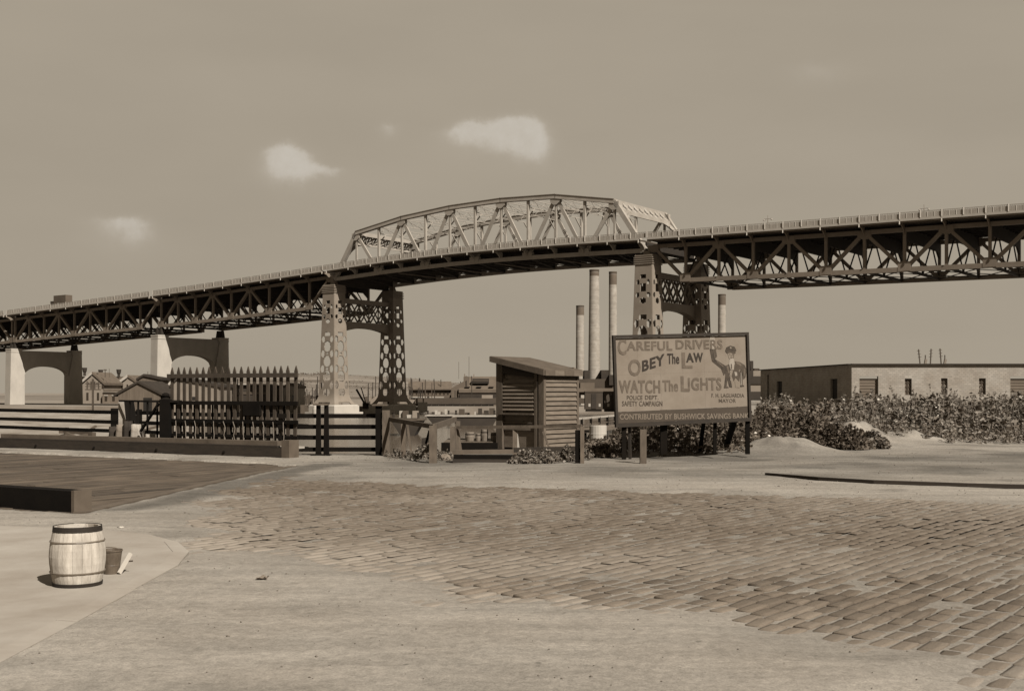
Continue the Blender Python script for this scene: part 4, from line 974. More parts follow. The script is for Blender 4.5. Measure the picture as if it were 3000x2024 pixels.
for k in range(4): c = GA.lerp(GE, .15+k*.22)-n_*.18; MB().lathe((c.x, c.y, .1), [(.03, 0), (.03, .05)], 8).build('bolt', 'iron', g)
g = thing('guard_beam', (-5.6, 15.5, 0), 'cut end of a guard timber, front darkened as shade, entering at the left edge', 'guard beam', 'guard timbers beside the plank roadway')
ga = Vector((-5.74, 15.42)); gb = ga+Vector((-.86, .5))*5
obox('timber', ga, gb, .26, .0, .30, 'wood_black', g); obox('lit_end', ga, ga+Vector((.05, -.03)), .28, .0, .31, 'timber_top', g)  # black body and paler end put shade and sun into the color
# plank roadway
pk = MB(); dd = Vector((.65, 1)).normalized(); nn = Vector((dd.y, -dd.x))
def clipline(o_, dr, poly):
    ts = []
    for i in range(len(poly)):
        a = Vector(poly[i]); b = Vector(poly[(i+1) % len(poly)]); e = b-a; den = dr.x*e.y-dr.y*e.x
        if abs(den) < 1e-9: continue
        w_ = a-o_; t_ = (w_.x*e.y-w_.y*e.x)/den; u_ = (w_.x*dr.y-w_.y*dr.x)/den
        if 0 <= u_ < 1: ts.append(t_)
    return sorted(ts)
PLK2 = [(-5.72, 15.2), (-5.12, 22.6), (-4.75, 24.8), (-5.5, 25.8), (-12.7, 30.2), (-30, 39), (-30, 20), (-16, 15.2)]
k = -30.0
while k < 25:
    o_ = Vector((-5.5, 20))+nn*(k+.12); ts = clipline(o_, dd, PLK2)
    for a, b in zip(ts[::2], ts[1::2]):
        c = a
        while c < b-.05:
            e = min(b, c+random.uniform(2.5, 5.5)); h = .012+random.uniform(-.008, .008)
            pk.beam((*(o_+dd*(c+.01)), h-.03), (*(o_+dd*(e-.01)), h-.03), .225, .06); c = e
    k += .245
plank = pk.build('plank_roadway', 'plank', fix=False)
a_ = plank.data.attributes.new('stone', 'FLOAT', 'FACE'); a_.data.foreach_set('value', np.repeat(rng.random(len(pk.f)//6), 6).astype(np.float32))
nt = M['plank'].node_tree; p = nt.nodes['Principled BSDF']; src = p.inputs['Base Color'].links[0].from_socket; aa = nt.nodes.new('ShaderNodeAttribute'); aa.attribute_name = 'stone'
tcp = nt.nodes.new('ShaderNodeTexCoord'); mpp = nt.nodes.new('ShaderNodeMapping'); mpp.inputs['Rotation'].default_value = (0, 0, -math.atan2(dd.y, dd.x)); mpp.inputs['Scale'].default_value = (.5, 5, 1)
mpq = nt.nodes.new('ShaderNodeVectorMath'); nz_ = nt.nodes.new('ShaderNodeTexNoise'); nz_.inputs['Scale'].default_value = 1.2; nz_.inputs['Detail'].default_value = 8
rot = nt.nodes.new('ShaderNodeVectorRotate'); rot.rotation_type = 'Z_AXIS'; rot.inputs['Angle'].default_value = -math.atan2(dd.y, dd.x); nt.links.new(tcp.outputs['Object'], rot.inputs[0])
mpp.inputs['Rotation'].default_value = (0, 0, 0); nt.links.new(rot.outputs[0], mpp.inputs[0]); nt.links.new(mpp.outputs[0], nz_.inputs[0])
nt.links.new(mul(nt, mul(nt, src, ramp(nt, aa.outputs['Fac'], 0, 1, .72, 1.25)), ramp(nt, nz_.outputs[0], .3, .7, .65, 1.7)), p.inputs['Base Color']); tag(plank, kind='structure')
et = thing('edge_timber', (-5.4, 19, 0), 'weathered edge timber dividing the plank roadway from the street', 'timber')
obox('timber', (-5.68, 15.25), (-5.08, 22.6), .18, -.08, .035, 'timber_top', et); obox('timber', (-5.08, 22.62), (-4.7, 24.9), .18, -.08, .03, 'timber_top', et)

# rail fence
def fence_run(name, pts, hs, label, postsat, w=.035, hh=.11):
    root = thing(name, (pts[0][0], pts[0][1], 0), label, 'fence', 'black rail fences along the water')
    for a, b in zip(pts[:-1], pts[1:]):
        for h in hs: jz = random.uniform(-.012, .012); MB().beam((a[0], a[1], h+jz), (b[0], b[1], h+jz), w, hh).build('rail', 'wood_black', root)
    for (x, y, top, ww) in postsat: MB().box((x-ww/2, y-ww/2+.06, -1.0), (x+ww/2, y+ww/2+.06, top)).build('post', 'wood_black', root)
    return root
fence_run('rail_fence', [(-20, 41.6), (-13.0, 35.9), (-9.8, 33.3), (-7.4, 31.4)], (1.0, .72, .44), 'black three-rail fence at the left behind the concrete stump', [(-18, 40.2, 1.1, .16), (-12.2, 35.6, 1.12, .2), (-11.2, 34.8, 1.1, .14)])
fence_run('rail_fence', [(-7.9, 31.9), (-5.15, 29.3)], (1.02, .74, .46, .18), 'black four-rail fence seen through and beyond the picket gate', [])
fr = fence_run('rail_fence', [(-5.9, 29.25), (-3.2, 29.25)], (1.02, .75, .47, .17), 'black four-rail fence between the picket gate and the grey wooden post', [])
for dx in (0, .20): MB().prism([(-4.93+dx, 29.1, 0), (-4.80+dx, 29.1, 0), (-4.82+dx, 29.1, 1.28), (-4.91+dx, 29.1, 1.28)], (0, .14, 0)).build('post', 'wood_black', fr)
MB().box((-4.98, 29.02, 1.281), (-4.62, 29.32, 1.33)).build('post_cap', 'timber_top', fr)
MB().box((-5.04, 29.0, -.02), (-4.56, 29.35, .05)).build('post_foot', 'wood_black', fr)
MB().box((-3.42, 29.05, -.3), (-3.27, 29.2, 1.27)).build('post', 'wood_black', fr); MB().box((-3.5, 28.98, 1.271), (-3.12, 29.26, 1.31)).build('post_cap', 'timber_top', fr)
wf = thing('wooden_post', (-3.15, 29.1, 0), 'pale square wooden post at the right end of the black rails', 'post')
MB().box((-3.24, 28.98, -.3), (-3.06, 29.16, 1.16)).build('shaft', 'wood_grey', wf)

# picket gate
PG = thing('picket_gate', (-7.5, 30.5, 0), 'tall spear-topped wooden picket gate leaf behind the guard timber', 'gate')
gL = Vector((-9.12, 31.0)); gR = Vector((-5.42, 29.1))
def gpt(f, z): q = gL.lerp(gR, f); return Vector((q.x, q.y, z))
gd = (gR-gL).normalized(); gn = Vector((gd.y, -gd.x, 0))
for i in range(20):
    f = .01+.98*i/19; lean = .012*math.sin(i*1.7)+(.03 if i == 19 else 0); z1 = 2.10+.01*random.random()
    q = gpt(f, .28); d3 = Vector((gd.x, gd.y, 0)); w_ = .045
    s_ = [(-w_, 0), (w_, 0), (w_, z1-.28-.0), (w_*1.15, z1-.28+.02), (0, z1-.28+.17), (-w_*1.15, z1-.28+.02), (-w_, z1-.28)]
    MB().prism([q+d3*(a+lean*b/2)+Vector((0, 0, b)) for a, b in s_], -gn*.035).build('picket', 'wood_brown', PG)
for z, m_, h_ in ((2.04, 'wood_brown', .11), (1.33, 'wood_black', .10), (.86, 'wood_black', .09), (.48, 'wood_black', .07), (.30, 'wood_black', .06)):
    MB().beam(gpt(-.02, z)+gn*.03, gpt(1.02, z)+gn*.03, .05, h_).build('rail', m_, PG)
for i in range(12):
    f = .06+i*.078; ct = random.uniform(-.03, .03); prev = gpt(f, .86)+gn*.07; pts_ = [(.55, -.02), (.35, .02+ct), (.15, .0)]
    m = MB(); zs_ = [.86, .68, .5, .34]; xo = [0, .03+ct, .02, .035+ct]
    for a in range(3): m.beam(gpt(f, zs_[a])+gn*.07+Vector((xo[a], 0, 0)), gpt(f, zs_[a+1])+gn*.07+Vector((xo[a+1], 0, 0)), .028, .012)
    m.build('strap', 'strap', PG)
for i in range(26):
    f = .03+.94*i/25; MB().beam(gpt(f, .28)-gn*.09, gpt(f, 1.3)-gn*.09, .04, .04).build('lower_bar', 'wood_black', PG)
MB().prism([gpt(.61, 1.02), gpt(.74, 1.02), gpt(.74, 1.30), gpt(.61, 1.30)], gn*.09).build('lock_board', 'wood_black', PG)
sill = thing('gate_sill', (-7.5, 30.3, 0), 'pale sill board under the picket gate', 'sill')
MB().beam(gpt(-.02, .235)+gn*.12, gpt(1.06, .235)+gn*.12, .30, .05).build('board', 'curb', sill)
for f in (.0, .33, .68, .95): MB().beam(gpt(f, -.05)+gn*.1, gpt(f, .205)+gn*.1, .16, .16).build('block', 'timber_top', sill)
# big black post with finial and the pipe frame
BP = thing('gate_post', (-9.2, 31.0, 0), 'thick black gate post with a knob finial at the left end of the pickets', 'post')
c = at(483, HZ, 30.8); MB().box((c.x-.13, 30.75, -.1), (c.x+.13, 31.0, 1.42)).build('shaft', 'wood_black', BP)
MB().lathe((c.x, 30.87, 1.42), [(.13, 0), (.06, .05), (.10, .10), (.09, .15), (.03, .18)], 12).build('finial', 'iron', BP)
MB().box((c.x-.42, 30.8, 1.34), (c.x+.42, 30.92, 1.40)).build('arm', 'iron', BP)
PF = thing('pipe_frame', (-10, 31.5, 0), 'open black pipe frame with diagonal brace left of the thick black post', 'frame')
a = at(350, HZ, 32.5); b = at(478, HZ, 31.1)
L_ = lambda f, z: Vector((a.x+(b.x-a.x)*f, a.y+(b.y-a.y)*f, z))
MB().beam(L_(0, 1.37), L_(1, 1.36), .05, .05).build('top_rail', 'iron', PF)
for f in (.24, .44, .65, .87): MB().beam(L_(f, 0), L_(f, 1.36), .045, .045).build('upright', 'iron', PF)
MB().beam(L_(.5, .55), L_(.9, 1.3), .06, .06).build('brace', 'iron', PF)
CP = thing('concrete_stump', (-11, 33, 0), 'tapered pale concrete buttress standing left of the pipe frame', 'buttress')
Yb = 32.6; q0 = at(347, HZ, Yb).x; q1 = at(371, HZ, Yb).x; q2 = at(359, HZ, Yb).x
MB().prism([(q0, Yb, 0), (q1+.04, Yb, 0), (q2+.02, Yb, 1.38), (q0+.0, Yb, 1.38)], (.1, .35, 0)).build('body', 'stone_pale', CP)
MB().prism([(q1+.05, Yb+.02, .02), (q1+.22, Yb+.3, .02), (q1+.02, Yb+.3, 1.36), (q2+.04, Yb+.02, 1.36)], (.02, .2, 0)).build('dark_side', 'iron', CP)  # black wedge along the right side of the buttress
def block(px0, px1, y0_, Yv, dep, m_, label, name='concrete_block', cat='concrete block', top=.0, rough=.03):
    x0 = at(px0, HZ, Yv).x; x1 = at(px1, HZ, Yv).x; z1 = EYE+(HZ-y0_)/FOC*Yv
    t = thing(name, ((x0+x1)/2, Yv, 0), label, cat, 'blocks piled behind the guard timber')
    bm = bmesh.new(); bmesh.ops.create_cube(bm, size=1); bmesh.ops.subdivide_edges(bm, edges=bm.edges, cuts=3, use_grid_fill=True)
    for v_ in bm.verts:
        p = v_.co.copy(); k_ = 1-top*max(0, p.z+.5)**2
        v_.co = Vector(((x0+x1)/2+p.x*(x1-x0)*k_, Yv+dep/2+p.y*dep*k_, (p.z+.5)*z1))+mnoise.noise_vector(p*3+Vector((px0, 0, 0)))*rough
    bmesh.ops.recalc_face_normals(bm, faces=bm.faces)
    me = bpy.data.meshes.new('body'); bm.to_mesh(me); bm.free(); me.materials.append(M[m_]); me.shade_smooth()
    me.transform(Matrix.Translation(-Vector(t.location))); o_ = bpy.data.objects.new('body', me); link(o_); o_.parent = t
block(316, 342, 1251, 32.3, .5, 'timber', 'dark rounded boulder at the left of the block pile', 'boulder', 'boulder', top=.25)
block(338, 366, 1244, 32.1, .5, 'stone_block', 'brown stone block just left of the pale cube', top=.12)
block(362, 383, 1234, 32.0, .4, 'timber', 'narrow brown block with a crack, touching the pale cube', top=.05)
block(383, 409, 1243, 31.8, .45, 'stone_pale', 'pale concrete cube, brightest of the pile', top=.05, rough=.02)
for (x0, x1, y_, l_) in ((405, 424, 1284, 'low dark chunk right of the pale cube'), (426, 447, 1272, 'low pale slab lying right of the block pile')):
    block(x0, x1, y_, 31.4, .3, 'stone_block' if x0 < 420 else 'stone_pale', l_, top=.1)
# debris behind the left fence
db = MB()
for i in range(60):
    x = random.uniform(-30, -11); y = random.uniform(40, 80)
    if x/y > -.29: continue
    a_ = random.random()*3; l_ = random.uniform(.3, 2.5)
    db.beam((x, y, -.9), (x+l_*math.cos(a_), y+l_*math.sin(a_), -.9+random.uniform(-.1, .5)), random.uniform(.08, .3), random.uniform(.08, .3))
tag(db.build('scattered_timber', 'bulkhead'), 'scattered timber scraps on the pale bank beyond the left fence', 'debris', kind='stuff')

# ------------------------------------------------------------ wooden rails left of and in front of the shed
def rb(parent, name, a, b, w, h, m_='wood_grey'): return MB().beam(a, b, w, h).build(name, m_, parent)
RF = thing('wooden_rail_fence', (-1.9, 27.5, 0), 'grey weathered wooden rails meeting in a V left of the shed', 'fence')
va = at(1142, 1228, 29.0); vb = at(1272, 1250, 25.9); vc = at(1335, 1228, 30.3)
rb(RF, 'rail', va, vb, .06, .10); rb(RF, 'rail', vb, vc, .05, .13)
g0 = gp(1271, 1360); MB().box((g0.x-.10, g0.y-.07, -.05), (g0.x+.07, g0.y+.07, vb.z+.03)).build('post', 'wood_grey', RF)
g1 = gp(1181, 1346); MB().box((g1.x-.06, g1.y+.1, -.05), (g1.x+.05, g1.y+.22, .85)).build('post', 'wood_grey', RF); MB().beam((g1.x+.2, g1.y+.2, 0), (g1.x+.08, g1.y+.2, .85), .08, .05).build('brace', 'wood_grey', RF)
MB().box((vc.x-.02, 30.2, -.2), (vc.x+.12, 30.34, .86)).build('post', 'wood_grey', RF)
MB().beam((vb.x-.12, 26.1, .75), (vb.x-.2, 26.1, .45), .06, .05).build('spur', 'wood_black', RF)
SR = thing('wooden_barrier', (.2, 27.6, 0), 'low weathered plank barrier running across the front of the shed', 'barrier')
ra = at(1338, 1252, 28.2); rbb = at(1705, 1248, 26.7)
rb(SR, 'rail', ra, rbb, .05, .07, 'wood_grey')
q = gp(1700, 1362); MB().box((q.x-.0, q.y-.05, -.05), (q.x+.085, q.y+.06, rbb.z+.02)).build('post', 'wood_grey', SR); MB().box((q.x-.11, q.y+.0, -.05), (q.x-.005, q.y+.1, rbb.z-.06)).build('post', 'wood_black', SR)
q2 = gp(1343, 1325); MB().box((q2.x-.07, 28.2, -.05), (q2.x+.06, 28.33, ra.z+.02)).build('post', 'wood_grey', SR); MB().beam((q2.x+.22, 28.3, .0), (q2.x+.1, 28.3, .74), .08, .06).build('brace', 'wood_grey', SR)
q3 = gp(1511, 1350); MB().box((q3.x-.07, 27.5, 0), (q3.x+.03, 27.6, .72)).build('post', 'wood_grey', SR); MB().prism([(q3.x+.03, 27.5, .03), (q3.x+.12, 27.5, .03), (q3.x+.04, 27.5, .72)], (0, .06, 0)).build('brace', 'white_paint', SR)
q4 = gp(1577, 1350); MB().box((q4.x-.05, 27.5, 0), (q4.x+.05, 27.58, .2)).build('post', 'wood_grey', SR); MB().beam((q4.x+.28, 27.5, .25), (q4.x+.12, 27.5, .68), .06, .05).build('brace', 'wood_grey', SR)
MB().beam(at(1504, 1318, 26.6), at(1690, 1314, 26.4), .06, .11).build('rail', 'timber', SR)
PP = thing('timber_stack', (-.6, 27.6, 0), 'stack of old squared timbers lying before the shed rail', 'timber stack')
for i, (x0, x1, y0_, y1_, m_) in enumerate(((1326, 1505, 1319, 1330, 'timber_top'), (1330, 1512, 1332, 1342, 'wood_black'), (1328, 1500, 1343, 1356, 'timber'))):
    Yv = 26.3; a = at(x0, (y0_+y1_)/2, Yv); b = at(x1, (y0_+y1_)/2+(1 if i else -2), Yv); MB().beam(a+Vector((0, i*-.05+.05, 0)), b+Vector((0, i*-.05+.05, 0)), .3, (y1_-y0_)/FOC*Yv).build('timber', m_, PP)
rk = thing('rock', gp(1225, 1345), 'dark leaning slab beside the V-rail post', 'rock')
m = MB(); a = gp(1233, 1300+40); m.prism([a+Vector((0, 0, 0)), a+Vector((.26, 0, 0)), a+Vector((.22, 0, .5)), a+Vector((.02, 0, .48))], (.05, .25, 0)); m.build('slab', 'timber', rk)
for (px, py, s_, l_) in ((1305, 1352, .26, 'pale lumpy rock right of the V-rail post'), (1322, 1340, .2, 'smaller rock wedged against the timber stack')):
    g0 = gp(px, py); t = thing('rock', g0, l_, 'rock', 'rocks by the timber stack'); bm = bmesh.new(); bmesh.ops.create_icosphere(bm, subdivisions=3, radius=s_*.5)
    for v_ in bm.verts: v_.co = v_.co*(1+.5*mnoise.noise(v_.co*7+Vector((px, 0, 0)))); v_.co.z = v_.co.z*.8+s_*.25
    me = bpy.data.meshes.new('stone'); bm.to_mesh(me); bm.free(); me.materials.append(M['stone_block']); o_ = bpy.data.objects.new('stone', me); link(o_); o_.parent = t

# ------------------------------------------------------------ watchman's shed
SH = thing('watchman_shed', (.82, 31.6, 0), 'small weathered clapboard booth with a sloping roof behind the rails', 'shed')
c0 = Vector((.82, 31.0, 0)); rd = Vector((.643, .766, 0)); ld = Vector((-.766, .643, 0)); RL, LL = 1.50, 1.62
def S(r, l, z): return c0+rd*r+ld*l+Vector((0, 0, z))
def sbox(name, r0, r1, l0, l1, z0, z1, m_, par=SH): return MB().hexa([S(r0, l0, z0), S(r1, l0, z0), S(r1, l1, z0), S(r0, l1, z0)], [S(r0, l0, z1), S(r1, l0, z1), S(r1, l1, z1), S(r0, l1, z1)]).build(name, m_, par)
# right clapboard wall: sixteen lapped boards
nb = 16; zz0, zz1 = .12, 2.14
for i in range(nb):
    z0_ = zz0+(zz1-zz0)*i/nb; z1_ = zz0+(zz1-zz0)*(i+1)/nb; j1 = random.uniform(-.004, .004)
    MB().hexa([S(.07, -.062, z0_), S(RL-.05, -.062, z0_+j1), S(RL-.05, .02, z0_+j1), S(.07, .02, z0_)], [S(.07, -.012, z1_+.012), S(RL-.05, -.012, z1_+.012), S(RL-.05, .02, z1_+.012), S(.07, .02, z1_+.012)]).build('clapboard', 'wood_board', SH)
sbox('corner_post', -.03, .065, -.06, .07, .05, 2.16, 'wood_grey'); sbox('corner_post', RL-.05, RL+.04, -.06, .05, .05, 2.16, 'wood_grey')
sbox('corner_post', -.03, .05, .075, .12, .05, 2.2, 'wood_grey'); sbox('corner_post', -.03, .06, LL-.22, LL, .05, 2.42, 'wood_grey'); sbox('door_post', -.025, .05, .18, .27, .05, 2.2, 'wood_grey')
sbox('back_wall', RL-.04, RL+.02, .06, LL, .05, 2.3, 'wood_board'); sbox('side_wall', .06, RL-.05, LL-.05, LL-.0, .05, 2.45, 'wood_board')
# left/front face: header, slatted shutter, counter, lower boards
MB().hexa([S(-.02, .28, 2.0), S(.03, .28, 2.0), S(.03, LL-.225, 2.12), S(-.02, LL-.225, 2.12)], [S(-.02, .28, 2.24), S(.03, .28, 2.24), S(.03, LL-.225, 2.43), S(-.02, LL-.225, 2.43)]).build('header_board', 'timber', SH)
sbox('inner_wall', .07, .11, .28, LL-.22, .1, 2.1, 'wood_board')
for i in range(8):
    z_ = 1.12+i*.105; MB().hexa([S(-.03, .29, z_), S(.065, .29, z_+.01), S(.065, LL-.24, z_+.01), S(-.03, LL-.24, z_)], [S(.01, .29, z_+.095), S(.065, .29, z_+.095), S(.065, LL-.24, z_+.095), S(.01, LL-.24, z_+.095)]).build('slat', 'wood_board', SH)
sbox('shutter_frame', .0, .06, LL-.33, LL-.235, 1.06, 1.98, 'wood_grey')
sbox('counter', -.08, .30, .28, LL-.15, 1.0, 1.045, 'wood_grey')
sbox('shelf', .0, .068, .30, LL-.23, .76, .80, 'wood_grey'); sbox('apron_board', .02, .06, .30, LL-.23, .58, .72, 'wood_board'); sbox('apron_board', .09, .13, .30, LL-.23, .81, .86, 'timber')
sbox('lower_panel', .10, .14, .28, LL-.2, .05, .57, 'wood_black')
sbox('floor', 0, RL, 0, LL, .0, .045, 'timber')
# roof: high at the left edge, low at the right wall
def roofz(l, add=0): return 2.19+l*.205+add
def rq(r, l, a): return S(r, l, roofz(l, a))
MB().hexa([rq(-.13, -.14, .03), rq(RL+.1, -.14, .03), rq(RL+.1, LL+.12, .03), rq(-.13, LL+.12, .03)], [rq(-.13, -.14, .06), rq(RL+.1, -.14, .06), rq(RL+.1, LL+.12, .06), rq(-.13, LL+.12, .06)]).build('roof', 'shed_roof', SH)
MB().hexa([rq(-.15, -.15, -.10), rq(-.11, -.15, -.10), rq(-.11, LL+.14, -.10), rq(-.15, LL+.14, -.10)], [rq(-.15, -.15, .05), rq(-.11, -.15, .05), rq(-.11, LL+.14, .05), rq(-.15, LL+.14, .05)]).build('fascia_board', 'timber_top', SH)
for i in range(4):
    a, b = -.10+i*(RL+.18)/4, -.10+(i+1)*(RL+.18)/4-.006
    MB().hexa([rq(a, -.175, -.10), rq(b, -.175, -.10), rq(b, -.14, -.10), rq(a, -.14, -.10)], [rq(a, -.175, .045), rq(b, -.175, .045), rq(b, -.14, .045), rq(a, -.14, .045)]).build('fascia_board', 'wood_board' if i % 2 else 'timber_top', SH)

# ------------------------------------------------------------ billboard
BL = Vector((2.405, 27.0, .83)); BR = Vector((5.76, 28.0, .955)); BH = 2.10
bu = (BR-BL); BW = bu.length; bu.normalize(); bv = Vector((0, 0, 1)); bv = (bv-bu*bv.dot(bu)).normalized(); bn = bu.cross(bv)   # towards camera (-Y)
if bn.y > 0: bn = -bn
BBo = thing('billboard', (4.1, 27.5, 0), 'weathered painted safety billboard on posts, the word CAREFUL across its top', 'billboard')
def bb(cx, cy):
    xl = 85+(cy-75)/955*30; xr = 1500-(cy-50)/905*5
    f = (cx-xl)/(xr-xl); top = 75-25*f; bot = 1030-75*f; return f*BW, (bot-cy)/(bot-top)*BH
def bpnt(u_, v_, d_=0): return BL+bu*u_+bv*v_+bn*d_
def bbox_(name, u0, u1, v0, v1, d0, d1, m_, par=BBo): return MB().hexa([bpnt(u0, v0, d0), bpnt(u1, v0, d0), bpnt(u1, v1, d0), bpnt(u0, v1, d0)], [bpnt(u0, v0, d1), bpnt(u1, v0, d1), bpnt(u1, v1, d1), bpnt(u0, v1, d1)]).build(name, m_, par)
np_ = 6
face = None
for i in range(np_):
    for j in range(2):
        u0 = .05+(BW-.1)*i/np_; u1 = .05+(BW-.1)*(i+1)/np_-.0012; v0 = .32+(BH-.39)*j/2; v1 = .32+(BH-.39)*(j+1)/2-.0012
        bbox_('face_panel', u0, u1, v0, v1, -.02, random.uniform(-.0008, .0008), 'board_face')
bbox_('lower_band', .05, BW-.05, .05, .316, -.02, .004, 'board_band')
bbox_('frame_rail', 0, BW, BH-.065, BH, -.05, .05, 'board_frame'); bbox_('frame_rail', .0, BW, -.04, .045, -.05, .05, 'board_frame')
bbox_('frame_stile', 0, .06, .046, BH-.066, -.05, .05, 'board_frame'); bbox_('frame_stile', BW-.06, BW, .046, BH-.066, -.05, .05, 'board_frame')
def letter(txt, x0, y0, x1, y1, m_, bold=.02, shear=0.0, name='lettering', d_=.006):
    """txt fills the box given in the sign's own drawing units; shear lifts the right end"""
    cu = bpy.data.curves.new('t', 'FONT'); cu.body = txt; cu.offset = min(bold, .016); cu.resolution_u = 3; cu.size = 1; cu.space_character = 1+bold*1.6
    ob = bpy.data.objects.new('t', cu); link(ob); dg = bpy.context.evaluated_depsgraph_get(); dg.update()
    me = bpy.data.meshes.new_from_object(ob.evaluated_get(dg)); bpy.data.objects.remove(ob)
    co = np.zeros(len(me.vertices)*3); me.vertices.foreach_get('co', co); co = co.reshape(-1, 3)
    mn = co.min(0); mx = co.max(0); f = (co-mn)/np.maximum(mx-mn, 1e-6)
    V = []; F = []; e = max(0, bold-.016)*(y1-y0)*.55
    for k, (ex, ey) in enumerate(((-e, -e), (e, -e), (-e, e), (e, e)) if e > .4 else ((0, 0),)):
        b0 = len(V)
        for a, b, _ in f:
            u_, v_ = bb(x0+e+(x1-x0-2*e)*a+ex, y1-e+(y0-y1+2*e)*b-shear*a+ey); V.append(bpnt(u_, v_, d_+k*.0004)-OFF[BBo.name])
        F += [tuple(b0+i for i in p.vertices) for p in me.polygons]
    m2 = bpy.data.meshes.new(name); m2.from_pydata([tuple(q) for q in V], [], F); m2.materials.append(M[m_])
    o_ = bpy.data.objects.new(name, m2); link(o_); o_.parent = BBo
letter('C', 138, 112, 225, 282, 'letter_grey', .035); letter('AREFUL', 228, 138, 695, 238, 'letter_grey', .045); letter('DRIVERS', 730, 125, 1222, 225, 'letter_grey', .045)
letter('O', 243, 328, 370, 505, 'letter_grey', .03); letter('BEY', 382, 345, 612, 460, 'letter_dark', .05, shear=75); letter('The', 640, 268, 765, 378, 'letter_dark', .03)
letter('L', 790, 258, 900, 425, 'letter_grey', .03); letter('A', 836, 264, 915, 362, 'letter_dark', .05); letter('W', 912, 262, 1012, 360, 'letter_dark', .05)
letter('WATCH', 148, 548, 565, 685, 'letter_grey', .045); letter('The', 588, 548, 748, 668, 'letter_grey', .04); letter('L', 775, 505, 865, 668, 'letter_grey', .045); letter('IGHTS', 850, 522, 1198, 655, 'letter_grey', .045)
letter('POLICE', 228, 710, 385, 755, 'letter_mid', .02); letter('DEPT.', 410, 708, 545, 753, 'letter_mid', .02); letter('SAFETY CAMPAIGN', 180, 768, 585, 822, 'letter_mid', .02)
letter('F. H. LAGUARDIA', 1090, 686, 1435, 728, 'letter_mid', .02); letter('MAYOR', 1165, 742, 1345, 782, 'letter_mid', .02)
letter('CONTRIBUTED BY BUSHWICK SAVINGS BANK', 155, 905, 1472, 965, 'letter_pale', .03, shear=15, d_=.009)
def patch(pts, m_, name='painted_figure', d_=.006):
    MB().prism([bpnt(*bb(x, y), d_) for x, y in pts], bn*-.003).build(name, m_, BBo)
# painted traffic policeman: raised white glove, dark sleeve, cap, face, coat and legs
patch([(1085, 120), (1100, 95), (1135, 92), (1142, 130), (1135, 215), (1120, 225), (1095, 220)], 'fig_white')
patch([(1085, 222), (1125, 225), (1140, 330), (1250, 400), (1245, 470), (1225, 500), (1200, 430), (1105, 350)], 'fig_dark', d_=.0065)
patch([(1130, 225), (1150, 228), (1160, 300), (1145, 320)], 'letter_mid', d_=.008)
patch([(1248, 245), (1262, 205), (1305, 188), (1350, 200), (1368, 240), (1345, 268), (1320, 250), (1290, 250), (1265, 268)], 'fig_dark', d_=.0085)
patch([(1272, 262), (1290, 252), (1320, 252), (1345, 268), (1335, 320), (1310, 335), (1285, 320)], 'board_face', d_=.0075)
patch([(1290, 330), (1335, 320), (1345, 370), (1330, 440), (1300, 440), (1285, 380)], 'fig_white', d_=.0078)
patch([(1345, 350), (1400, 360), (1450, 390), (1470, 440), (1455, 520), (1430, 540), (1425, 460), (1400, 430), (1370, 470), (1340, 440)], 'letter_mid', d_=.0072)
patch([(1245, 400), (1290, 380), (1300, 440), (1285, 500), (1300, 560), (1310, 625), (1280, 620), (1262, 540), (1250, 620), (1225, 620), (1240, 520)], 'fig_dark', d_=.007)
patch([(1330, 440), (1370, 430), (1400, 470), (1385, 560), (1350, 520), (1330, 560), (1310, 500)], 'letter_mid', d_=.0074)
patch([(1338, 458), (1365, 465), (1368, 500), (1345, 505)], 'fig_white', d_=.0092)
patch([(1400, 440), (1425, 470), (1420, 600), (1405, 615), (1395, 540)], 'fig_dark', d_=.0076)
patch([(1262, 250), (1300, 243), (1345, 250), (1362, 262), (1340, 275), (1305, 262), (1270, 270)], 'letter_mid', d_=.0098)
patch([(1296, 205), (1312, 200), (1318, 218), (1300, 222)], 'board_face', d_=.0102)
patch([(1288, 278), (1300, 276), (1300, 284), (1288, 285)], 'fig_dark', d_=.0086); patch([(1318, 276), (1332, 278), (1332, 286), (1318, 284)], 'fig_dark', d_=.0086)
patch([(1306, 282), (1312, 282), (1316, 300), (1303, 300)], 'letter_grey', d_=.0086); patch([(1298, 310), (1322, 309), (1318, 317), (1302, 317)], 'letter_mid', d_=.0086)
patch([(1330, 262), (1345, 270), (1336, 320), (1326, 326)], 'letter_grey', d_=.0083)
for q in range(4): patch([(1090+q*13, 92-q % 2*6), (1099+q*13, 90-q % 2*6), (1100+q*12, 130), (1092+q*12, 130)], 'fig_white', d_=.0094)
patch([(1098, 132), (1138, 134), (1136, 142), (1096, 140)], 'letter_grey', d_=.0096)
patch([(1255, 405), (1275, 395), (1290, 470), (1275, 480)], 'letter_grey', d_=.0088); patch([(1160, 345), (1225, 400), (1218, 412), (1150, 352)], 'letter_grey', d_=.0090)
patch([(1352, 356), (1395, 366), (1420, 392), (1405, 400), (1370, 380)], 'letter_grey', d_=.0088); patch([(1440, 420), (1458, 440), (1446, 510), (1436, 500)], 'letter_grey', d_=.0088)
patch([(1302, 380), (1312, 378), (1314, 430), (1304, 432)], 'fig_dark', d_=.0094)
for q in range(4): patch([(1292, 452+q*30), (1299, 450+q*30), (1300, 458+q*30), (1293, 460+q*30)], 'fig_white', d_=.0094)
patch([(1246, 512), (1300, 505), (1302, 518), (1248, 526)], 'letter_mid', d_=.0092); patch([(1340, 560), (1388, 560), (1390, 625), (1345, 622)], 'board_face', d_=.0082); patch([(1405, 470), (1412, 470), (1410, 600), (1402, 598)], 'fig_white', d_=.0090)
patch([(1222, 618), (1262, 614), (1275, 626), (1225, 630)], 'fig_dark', d_=.0094); patch([(1395, 600), (1430, 598), (1438, 612), (1398, 618)], 'fig_dark', d_=.0094)
